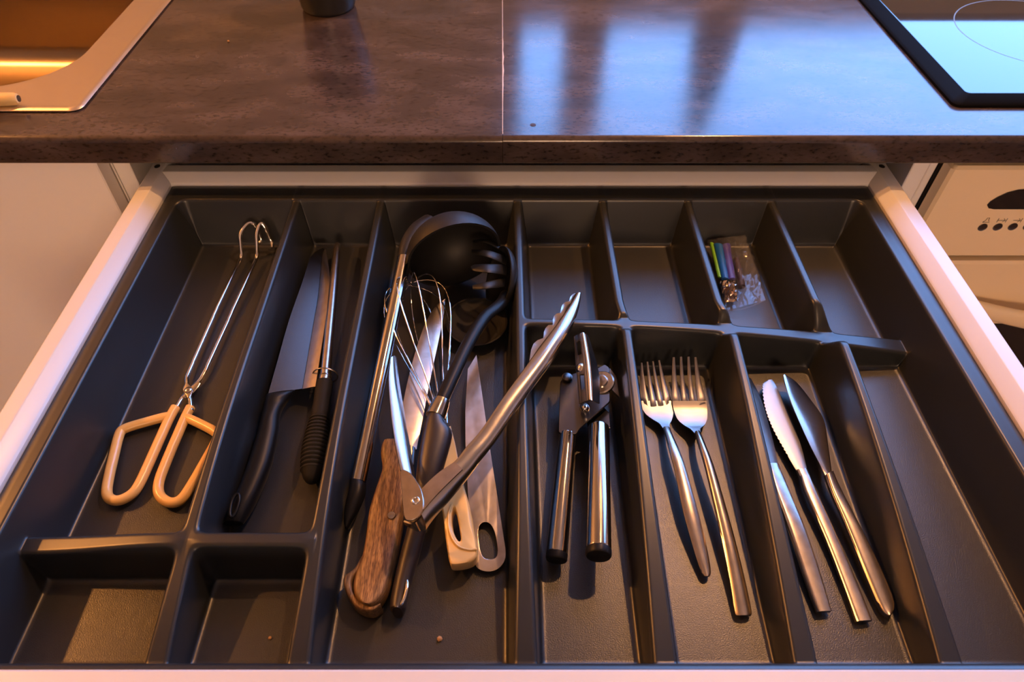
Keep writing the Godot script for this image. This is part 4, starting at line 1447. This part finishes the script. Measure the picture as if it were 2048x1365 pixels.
func can_opener() -> void:
	var o := thing("can_opener", "steel can opener with two tube handles and a turning key", "can opener", Vector3(0.0594, 0.7905, -0.2902))
	var tubes := [[Vector3(0.0486, 0.8105, -0.2911), Vector3(0.0363, 0.8025, -0.201), 0.0061, 0.0071], [Vector3(0.0718, 0.8125, -0.2955), Vector3(0.0619, 0.8165, -0.1971), 0.0079, 0.0083]]
	for t in tubes:
		var a: Vector3 = t[0]
		var b: Vector3 = t[1]
		var L := a.distance_to(b)
		lathe(a, b, [Vector2(0, t[2] - 0.0012), Vector2(0.0004, t[2] - 0.0002), Vector2(0.0012, t[2]), Vector2(L - 0.001, t[3]), Vector2(L - 0.0003, t[3] - 0.0003), Vector2(L, t[3] - 0.0014)], 36)
		part(o, "tube_handle", M.brushed_steel, 40.0)
		var d := (b - a).normalized()
		lathe(b - d * 0.0004, b + d, [Vector2(0, t[3] - 0.001), Vector2(0.0005, t[3] + 0.0001), Vector2(0.0042, t[3] + 0.0001), Vector2(0.0052, t[3] - 0.0006), Vector2(0.0056, t[3] - 0.003)], 36)
		part(o, "end_cap", M.black_plastic, 40.0)
	# lower jaw plate of the right handle
	var low := PackedVector3Array([Vector3(0.0644, 0.8093, -0.2973), Vector3(0.0635, 0.809, -0.304), Vector3(0.0753, 0.811, -0.3185), Vector3(0.0813, 0.8124, -0.308), Vector3(0.0805, 0.8125, -0.2941)])
	plate(low, Vector3(-0.15, 0.985, 0.02).normalized(), 0.0022, 0.0004)
	part(o, "jaw_plate", M.dark_steel, 35.0)
	# upper jaw plate of the left handle, with the folded gold-lit edge
	var outl := rounded([Vector3(0.0416, 0.8131, -0.2893), Vector3(0.0441, 0.8132, -0.3207), Vector3(0.0459, 0.8134, -0.3383), Vector3(0.0513, 0.8141, -0.3438), Vector3(0.0577, 0.815, -0.3451), Vector3(0.077, 0.8179, -0.3478), Vector3(0.0812, 0.8185, -0.3515), Vector3(0.0847, 0.819, -0.3474), Vector3(0.0815, 0.8191, -0.3138), Vector3(0.0563, 0.8154, -0.2912), Vector3(0.0545, 0.8152, -0.2869)], 0.002, 3, true)
	plate(outl, Vector3(-0.14, 0.99, 0.0).normalized(), 0.0020, 0.0004)
	part(o, "jaw_plate", M.dark_steel, 35.0)
	lathe(Vector3(0.0509, 0.8165, -0.3398), Vector3(0.0509, 0.8165, -0.3398) + Vector3.UP, [Vector2(0, 0.004), Vector2(0.0016, 0.004), Vector2(0.002, 0.0032), Vector2(0.0021, 0.001)], 20)
	part(o, "rivet", M.dark_steel)
	# feed wheel behind the key
	var wc := Vector3(0.0769, 0.8185, -0.3321)
	lathe(wc, wc + Vector3(-0.35, 0.93, 0.05), [Vector2(-0.001, 0.009), Vector2(0.0, 0.0105), Vector2(0.002, 0.0105), Vector2(0.0028, 0.0095), Vector2(0.003, 0.006), Vector2(0.0045, 0.0055), Vector2(0.005, 0.004)], 36)
	part(o, "feed_wheel", M.steel, 30.0)
	# bent guide tab to the right
	slab([Vector3(0.0845, 0.8195, -0.3465), Vector3(0.0828, 0.8195, -0.3264)], [Vector3(0.0892, 0.817, -0.3394), Vector3(0.0892, 0.817, -0.3197)], 0.0016, 0.0, 0.9, 4)
	part(o, "guide_tab", M.worn_steel)
	# turning key: channel with two windows, bent in the middle
	var fl := [Vector3(0.0563, 0.8405, -0.3613), Vector3(0.0555, 0.8415, -0.3284), Vector3(0.0553, 0.8405, -0.2958)]
	var fr := [Vector3(0.0611, 0.8475, -0.3585), Vector3(0.0616, 0.8485, -0.3249), Vector3(0.0609, 0.8475, -0.2934)]
	var rr := [Vector3(0.0635, 0.8485, -0.357), Vector3(0.0644, 0.8495, -0.3235), Vector3(0.0632, 0.8485, -0.2926)]
	var rb := [Vector3(0.068, 0.8345, -0.3669), Vector3(0.0725, 0.8345, -0.3308), Vector3(0.0703, 0.8345, -0.3006)]
	# front face as bars round the windows
	for e in [[0.0, 0.28], [0.74, 1.0]]:
		var a := []
		var b := []
		for i in 3:
			a.append(fl[i].lerp(fr[i], e[0]))
			b.append(fl[i].lerp(fr[i], e[1]))
		slab(dense(a, 4), dense(b, 4), 0.0012, 0.0, 0.9, 3)
	for e in [[0.0, 0.22], [0.64, 1.22], [1.66, 2.0]]:
		var a := []
		var b := []
		for s in 4:
			var t: float = lerpf(e[0], e[1], s / 3.0)
			var i := mini(int(t), 1)
			a.append(fl[i].lerp(fl[i + 1], t - i))
			b.append(fr[i].lerp(fr[i + 1], t - i))
		slab(a, b, 0.0012, 0.0, 0.9, 3)
	part(o, "key_face", M.steel, 35.0)
	slab(dense(fr, 4), dense(rr, 4), 0.0012, 0.0008, 0.9, 5)
	part(o, "key_edge", M.chrome, 50.0)
	slab(dense(rr, 4), dense(rb, 4), 0.0012, 0.0, 0.9, 3)
	part(o, "key_side", M.steel, 35.0)
	var d0 := Vector3(0.0589, 0.843, -0.3266)
	lathe(d0, d0 + Vector3(-0.25, 0.9, 0.3), [Vector2(-0.002, 0.0046), Vector2(0.001, 0.0044), Vector2(0.003, 0.0032), Vector2(0.004, 0.0012)], 24)
	part(o, "rivet", M.chrome, 60.0)
	var d1 := Vector3(0.0607, 0.8265, -0.3026)
	lathe(Vector3(0.062, 0.8175, -0.3093), d1, [Vector2(0, 0.0038), Vector2(0.006, 0.0038), Vector2(0.009, 0.003), Vector2(0.0105, 0.001)], 24)
	part(o, "pivot_pin", M.chrome, 60.0)


func tine(o: Node3D, tip: Vector3, w: float, rl: Vector3, rr: Vector3) -> void:
	var l := []
	var r := []
	var half := Vector3(w * 0.5, 0, 0)
	for k in 7:
		var t := k / 6.0
		var lift := (tip.y - rl.y) * t * (1.0 - t) * 0.8
		lift += 0.0005 * pow(t, 6.0)
		l.append((tip - half).lerp(rl, t) - Vector3(0, lift, 0))
		r.append((tip + half).lerp(rr, t) - Vector3(0, lift, 0))
	var on: Vector3 = (l[6] + r[6] - l[5] - r[5]).normalized() * 0.0022 + Vector3(0, -0.0024, 0)
	l.append(l[6] + on)
	r.append(r[6] + on)
	var th := [0.0009, 0.0013, 0.0016, 0.0018, 0.0019, 0.0019, 0.0019, 0.0014]
	slab(l, r, th, 0.0, 0.6, 5)
	part(o, "tine", M.dull_steel, 50.0)


func forks() -> void:
	var o := thing("fork", "steel fork with a pointed leaf-shaped handle, left of the two forks", "fork", Vector3(0.1288, 0.7905, -0.2726), "dinner forks in the tray")
	tine(o, Vector3(0.1135, 0.8085, -0.3621), 0.0014, Vector3(0.11, 0.798, -0.3309), Vector3(0.1164, 0.798, -0.3259))
	tine(o, Vector3(0.1184, 0.8085, -0.3632), 0.0014, Vector3(0.1172, 0.798, -0.3259), Vector3(0.1222, 0.798, -0.3264))
	tine(o, Vector3(0.123, 0.8085, -0.3637), 0.0014, Vector3(0.1232, 0.798, -0.3264), Vector3(0.128, 0.798, -0.3269))
	tine(o, Vector3(0.1282, 0.8085, -0.3648), 0.0014, Vector3(0.129, 0.798, -0.3269), Vector3(0.135, 0.798, -0.3309))
	slab(dense([Vector3(0.11, 0.798, -0.3309), Vector3(0.1103, 0.7973, -0.3255), Vector3(0.1124, 0.7969, -0.3189), Vector3(0.1171, 0.7971, -0.3135), Vector3(0.1214, 0.7978, -0.3092), Vector3(0.123, 0.799, -0.3041)], 4), dense([Vector3(0.135, 0.798, -0.3309), Vector3(0.1348, 0.7973, -0.3255), Vector3(0.1339, 0.7969, -0.3184), Vector3(0.1317, 0.7971, -0.3125), Vector3(0.1293, 0.7978, -0.3083), Vector3(0.1286, 0.799, -0.3041)], 4), 0.0019, -0.0003, 0.6, 8)
	part(o, "head", M.dull_steel, 50.0)
	slab(dense([Vector3(0.1232, 0.7985, -0.3045), Vector3(0.1234, 0.8015, -0.2946), Vector3(0.1234, 0.804, -0.2791), Vector3(0.1244, 0.804, -0.2638), Vector3(0.1254, 0.8015, -0.2321), Vector3(0.1286, 0.7975, -0.2062), Vector3(0.1312, 0.795, -0.1913), Vector3(0.1324, 0.7945, -0.1885)], 4), dense([Vector3(0.1288, 0.7985, -0.3045), Vector3(0.1291, 0.8015, -0.295), Vector3(0.1311, 0.804, -0.2791), Vector3(0.1331, 0.804, -0.2638), Vector3(0.1358, 0.8015, -0.2321), Vector3(0.1377, 0.7975, -0.2097), Vector3(0.1379, 0.795, -0.1933), Vector3(0.1364, 0.7945, -0.1888)], 4), 0.0022, 0.0008, 0.5, 8)
	part(o, "handle", M.worn_steel, 50.0)

	o = thing("fork", "longer steel fork with a plain flat-ended handle, right of the two forks", "fork", Vector3(0.1532, 0.7905, -0.2558), "dinner forks in the tray")
	tine(o, Vector3(0.1394, 0.8125, -0.3646), 0.0018, Vector3(0.1344, 0.8, -0.3283), Vector3(0.1404, 0.7995, -0.3267))
	tine(o, Vector3(0.1454, 0.8125, -0.3651), 0.0018, Vector3(0.1419, 0.7995, -0.3267), Vector3(0.1468, 0.7995, -0.3272))
	tine(o, Vector3(0.1515, 0.8125, -0.3651), 0.0018, Vector3(0.1483, 0.7995, -0.3272), Vector3(0.1529, 0.7995, -0.3263))
	tine(o, Vector3(0.1571, 0.8125, -0.3646), 0.0018, Vector3(0.1544, 0.7995, -0.3258), Vector3(0.1614, 0.8, -0.3278))
	slab(dense([Vector3(0.1346, 0.8, -0.3293), Vector3(0.1347, 0.7983, -0.3223), Vector3(0.1363, 0.7979, -0.3129), Vector3(0.1402, 0.7983, -0.307), Vector3(0.1438, 0.7995, -0.3028), Vector3(0.1459, 0.801, -0.2977)], 4), dense([Vector3(0.1617, 0.8, -0.3293), Vector3(0.161, 0.7983, -0.3223), Vector3(0.1594, 0.7979, -0.3139), Vector3(0.1561, 0.7983, -0.3074), Vector3(0.1519, 0.7995, -0.3033), Vector3(0.1507, 0.801, -0.2986)], 4), 0.0020, -0.0003, 0.6, 8)
	part(o, "head", M.dull_steel, 50.0)
	slab(dense([Vector3(0.146, 0.8005, -0.2985), Vector3(0.1455, 0.8045, -0.2854), Vector3(0.1463, 0.8055, -0.2629), Vector3(0.1476, 0.8015, -0.2165), Vector3(0.1481, 0.7975, -0.1855), Vector3(0.1477, 0.7945, -0.1665), Vector3(0.1484, 0.794, -0.1633)], 4), dense([Vector3(0.1508, 0.8005, -0.2989), Vector3(0.1508, 0.8045, -0.2863), Vector3(0.1531, 0.8055, -0.2629), Vector3(0.1564, 0.8015, -0.2165), Vector3(0.158, 0.7975, -0.1888), Vector3(0.1584, 0.7945, -0.1672), Vector3(0.1572, 0.794, -0.1633)], 4), 0.0028, 0.0010, 0.45, 8)
	part(o, "handle", M.worn_steel, 50.0)


func table_knives() -> void:
	for i in 2:
		var o := thing("table_knife", ["slim steel table knife half hidden by the divider, leftmost of three knives", "serrated steel table knife with a square-ended handle, middle of three knives"][i], "knife", [Vector3(0.2028, 0.7905, -0.2319), Vector3(0.224, 0.7905, -0.2319)][i], "table knives in the tray")
		if i == 0:
			slab(dense([Vector3(0.1958, 0.8065, -0.347), Vector3(0.1928, 0.8055, -0.3315), Vector3(0.1908, 0.8035, -0.3042), Vector3(0.1919, 0.8015, -0.2808), Vector3(0.1936, 0.8005, -0.2706)], 4), dense([Vector3(0.2029, 0.7985, -0.354), Vector3(0.2065, 0.7975, -0.3317), Vector3(0.2054, 0.7975, -0.2964), Vector3(0.2041, 0.7975, -0.2803), Vector3(0.2034, 0.7975, -0.2725)], 4), 0.0014, 0.0, 0.4, 6)
			part(o, "blade", M.dull_steel, 40.0)
			slab(dense([Vector3(0.1937, 0.8005, -0.2711), Vector3(0.1933, 0.8005, -0.2656)], 3), dense([Vector3(0.2031, 0.7985, -0.2723), Vector3(0.203, 0.7985, -0.2668)], 3), 0.0036, 0.0, 0.6)
			part(o, "bolster", M.steel)
			slab(dense([Vector3(0.1937, 0.8005, -0.2656), Vector3(0.1937, 0.8005, -0.2479), Vector3(0.1955, 0.7995, -0.2197), Vector3(0.1974, 0.7965, -0.1893), Vector3(0.1994, 0.7945, -0.1653)], 4), dense([Vector3(0.203, 0.7985, -0.2668), Vector3(0.2045, 0.7985, -0.2527), Vector3(0.2072, 0.7985, -0.2209), Vector3(0.2086, 0.7965, -0.1927), Vector3(0.2088, 0.7945, -0.1659)], 4), 0.0040, 0.0004, 0.6, 12, 0.0, 4.0)
			part(o, "handle", M.worn_steel, 40.0)
		else:
			var l := dense([Vector3(0.2158, 0.7975, -0.3522), Vector3(0.2111, 0.7975, -0.3465), Vector3(0.2075, 0.7975, -0.3258), Vector3(0.208, 0.7975, -0.3061), Vector3(0.2116, 0.7975, -0.2854), Vector3(0.2146, 0.7975, -0.2704), Vector3(0.2158, 0.7975, -0.267)], 12)
			for k in range(10, 52):
				l[k] += Vector3(0.0005 if k % 2 else -0.0003, 0, 0)
			slab(l, dense([Vector3(0.2206, 0.7975, -0.3533), Vector3(0.222, 0.7975, -0.3465), Vector3(0.2241, 0.7975, -0.3253), Vector3(0.2252, 0.7975, -0.3085), Vector3(0.2251, 0.7975, -0.2874), Vector3(0.2238, 0.7975, -0.2717), Vector3(0.2235, 0.7975, -0.2683)], 12), 0.0014, 0.0, 0.4, 6)
			part(o, "blade", M.dull_steel, 40.0)
			slab(dense([Vector3(0.2154, 0.798, -0.2675), Vector3(0.2159, 0.798, -0.2617)], 3), dense([Vector3(0.2234, 0.798, -0.2684), Vector3(0.2235, 0.798, -0.2629)], 3), 0.0038, 0.0, 0.6)
			part(o, "bolster", M.steel)
			slab(dense([Vector3(0.2159, 0.798, -0.2617), Vector3(0.2158, 0.798, -0.2482), Vector3(0.2197, 0.7965, -0.2135), Vector3(0.2218, 0.795, -0.1822), Vector3(0.2226, 0.794, -0.1595)], 4), dense([Vector3(0.2235, 0.798, -0.2629), Vector3(0.2243, 0.798, -0.249), Vector3(0.2278, 0.7965, -0.221), Vector3(0.231, 0.795, -0.1882), Vector3(0.2326, 0.794, -0.1601)], 4), 0.0042, 0.0004, 0.6, 12, 0.0, 4.0)
			part(o, "handle", M.worn_steel, 40.0)
	var o2 := thing("table_knife", "smooth one-piece steel knife with a round-ended handle, rightmost of three knives", "knife", Vector3(0.2451, 0.7905, -0.2319), "table knives in the tray")
	slab(dense([Vector3(0.2261, 0.8065, -0.3506), Vector3(0.225, 0.8065, -0.3383), Vector3(0.2255, 0.8055, -0.3156), Vector3(0.2281, 0.8045, -0.2863), Vector3(0.2307, 0.8035, -0.2709), Vector3(0.2324, 0.8025, -0.2602)], 4), dense([Vector3(0.2288, 0.8045, -0.3523), Vector3(0.2378, 0.8005, -0.3482), Vector3(0.2447, 0.7995, -0.3302), Vector3(0.2487, 0.7995, -0.3122), Vector3(0.2451, 0.7995, -0.291), Vector3(0.239, 0.8005, -0.2639)], 4), 0.0018, 0.0003, 0.4, 8)
	part(o2, "blade", M.steel, 40.0)
	slab(dense([Vector3(0.2325, 0.8025, -0.2606), Vector3(0.2325, 0.8015, -0.2474), Vector3(0.2348, 0.7995, -0.2241), Vector3(0.2372, 0.797, -0.1929), Vector3(0.2393, 0.795, -0.1718), Vector3(0.2405, 0.7945, -0.165), Vector3(0.2424, 0.7945, -0.1625)], 4), dense([Vector3(0.2391, 0.8005, -0.2643), Vector3(0.2403, 0.8, -0.251), Vector3(0.2445, 0.7995, -0.2241), Vector3(0.2491, 0.797, -0.1959), Vector3(0.2508, 0.795, -0.175), Vector3(0.249, 0.7945, -0.1672), Vector3(0.2451, 0.7945, -0.1628)], 4), 0.0055, 0.0004, 0.5, 12, 0.0, 3.0)
	part(o2, "handle", M.worn_steel, 40.0)


func sheet(a: Vector3, b: Vector3, c: Vector3, d: Vector3, n: int, amp: float, sd: int, dome: float) -> void:
	var f := noise(14.0, sd, 3)
	var g := noise(6.0, sd + 7, 2, FastNoiseLite.TYPE_CELLULAR)
	var pts := []
	for j in n + 1:
		for i in n + 1:
			var s := float(i) / n
			var t := float(j) / n
			var p := a.lerp(b, s).lerp(d.lerp(c, s), t)
			var e := sin(PI * s) * sin(PI * t)
			p.y += dome * sqrt(e) + amp * (f.get_noise_2d(s * 0.35, t * 0.35) + 0.8 * g.get_noise_2d(s, t)) * (0.25 + e)
			p.x += amp * 0.5 * f.get_noise_2d(s * 0.35 + 9.0, t * 0.35)
			pts.append(p)
	for j in n:
		for i in n:
			var k := j * (n + 1) + i
			tri(pts[k], pts[k + n + 1], pts[k + 1])
			tri(pts[k + 1], pts[k + n + 1], pts[k + n + 2])


func bag() -> void:
	var base := Vector3(0.2217, 0.7905, -0.4817)
	# printed packets inside
	var o := thing("candy_packet", "striped green, blue and violet paper packet inside the clear plastic bag", "packet", base)
	slab([Vector3(0.2051, 0.7985, -0.5254), Vector3(0.2024, 0.7985, -0.4757)], [Vector3(0.2074, 0.8015, -0.5232), Vector3(0.2044, 0.8015, -0.4731)], 0.003, 0.0005)
	part(o, "green_stripe", M.print_green, 60.0)
	slab([Vector3(0.2068, 0.8015, -0.5202), Vector3(0.2041, 0.8005, -0.4707)], [Vector3(0.2141, 0.8045, -0.5165), Vector3(0.2095, 0.8035, -0.4688)], 0.003, 0.001)
	part(o, "blue_stripe", M.print_blue, 60.0)
	slab([Vector3(0.2141, 0.8045, -0.5165), Vector3(0.2099, 0.8035, -0.4688)], [Vector3(0.2224, 0.8025, -0.519), Vector3(0.2167, 0.8005, -0.4707)], 0.003, 0.001)
	part(o, "violet_stripe", M.print_violet, 60.0)
	sheet(Vector3(0.2027, 0.8005, -0.4707), Vector3(0.2167, 0.8005, -0.4707), Vector3(0.2135, 0.7975, -0.4458), Vector3(0.2023, 0.7975, -0.4445), 14, 0.006, 17, 0.003)
	part(o, "foil_end", M.foil, 12.0, "crumpled foil end")
	var q := thing("candy_stick", "dark brown stick leaning inside the clear plastic bag", "candy", Vector3(0.2265, 0.7905, -0.4817))
	tube(PackedVector3Array([Vector3(0.2242, 0.8005, -0.499), Vector3(0.2219, 0.7985, -0.4633)]), 0.0032, 10)
	part(q, "stick", M.print_brown)
	# the bag: upper and lower film, welded hem
	var p := thing("plastic_bag", "crumpled clear plastic bag holding a colourful packet in the back compartment", "bag", base)
	sheet(Vector3(0.2027, 0.7985, -0.5331), Vector3(0.2385, 0.8065, -0.5294), Vector3(0.2364, 0.8035, -0.4409), Vector3(0.202, 0.7945, -0.436), 26, 0.011, 3, 0.010)
	part(p, "upper_film", M.clear_film, 15.0)
	sheet(Vector3(0.2037, 0.7965, -0.5356), Vector3(0.2396, 0.8045, -0.5319), Vector3(0.2375, 0.8015, -0.443), Vector3(0.203, 0.7925, -0.438), 14, 0.002, 8, 0.0)
	part(p, "lower_film", M.clear_film, 25.0)
	tube(smooth_path([Vector3(0.202, 0.7945, -0.436), Vector3(0.215, 0.7965, -0.4359), Vector3(0.227, 0.8005, -0.4376), Vector3(0.2366, 0.8035, -0.4416)], 4), 0.0008, 6)
	part(p, "hem", M.clear_film, 60.0)


func small_things() -> void:
	var pot := thing("pot", "small dark glazed pot standing at the back of the worktop", "pot", Vector3(-0.2089, 0.895, -0.8542))
	lathe(pot.position, pot.position + Vector3.UP, [Vector2(0.0, 0.024), Vector2(0.001, 0.030), Vector2(0.004, 0.032), Vector2(0.06, 0.040), Vector2(0.10, 0.043), Vector2(0.11, 0.043), Vector2(0.11, 0.040), Vector2(0.10, 0.039), Vector2(0.02, 0.030), Vector2(0.012, 0.01)], 40)
	part(pot, "body", M.pot_glaze, 40.0)
	var cs := [[Vector3(-0.3044, 0.8953, -0.759), 0.0014, "orange crumb lying on the worktop left of the joint"], [Vector3(-0.0389, 0.7909, -0.1502), 0.0018, "tan crumb on the tray floor below the middle pile"], [Vector3(-0.1447, 0.7908, -0.1509), 0.0011, "tiny orange crumb in the small front compartment"], [Vector3(0.0175, 0.7908, -0.2137), 0.0009, "tiny pale crumb near the serving spoon"]]
	for c in cs.slice(0, 3):
		var at: Vector3 = c[0]
		var o := thing("crumb", c[2], "crumb", at)
		lathe(at, at + Vector3(0.15, 1, 0.1), [Vector2(-0.0003, c[1] * 0.4), Vector2(c[1] * 0.3, c[1]), Vector2(c[1] * 0.7, c[1] * 0.8), Vector2(c[1], c[1] * 0.2)], 7)
		part(o, "piece", M.crumb, 20.0)
	var st := Vector3(0.0291, 0.8951, -0.5819)
	var s := thing("stain", "dried brown spot on the worktop just right of the joint", "stain", st)
	lathe(st, st + Vector3.UP, [Vector2(0, 0.0028), Vector2(0.0002, 0.0026), Vector2(0.0003, 0.0012)], 18)
	part(s, "spot", M.print_brown)
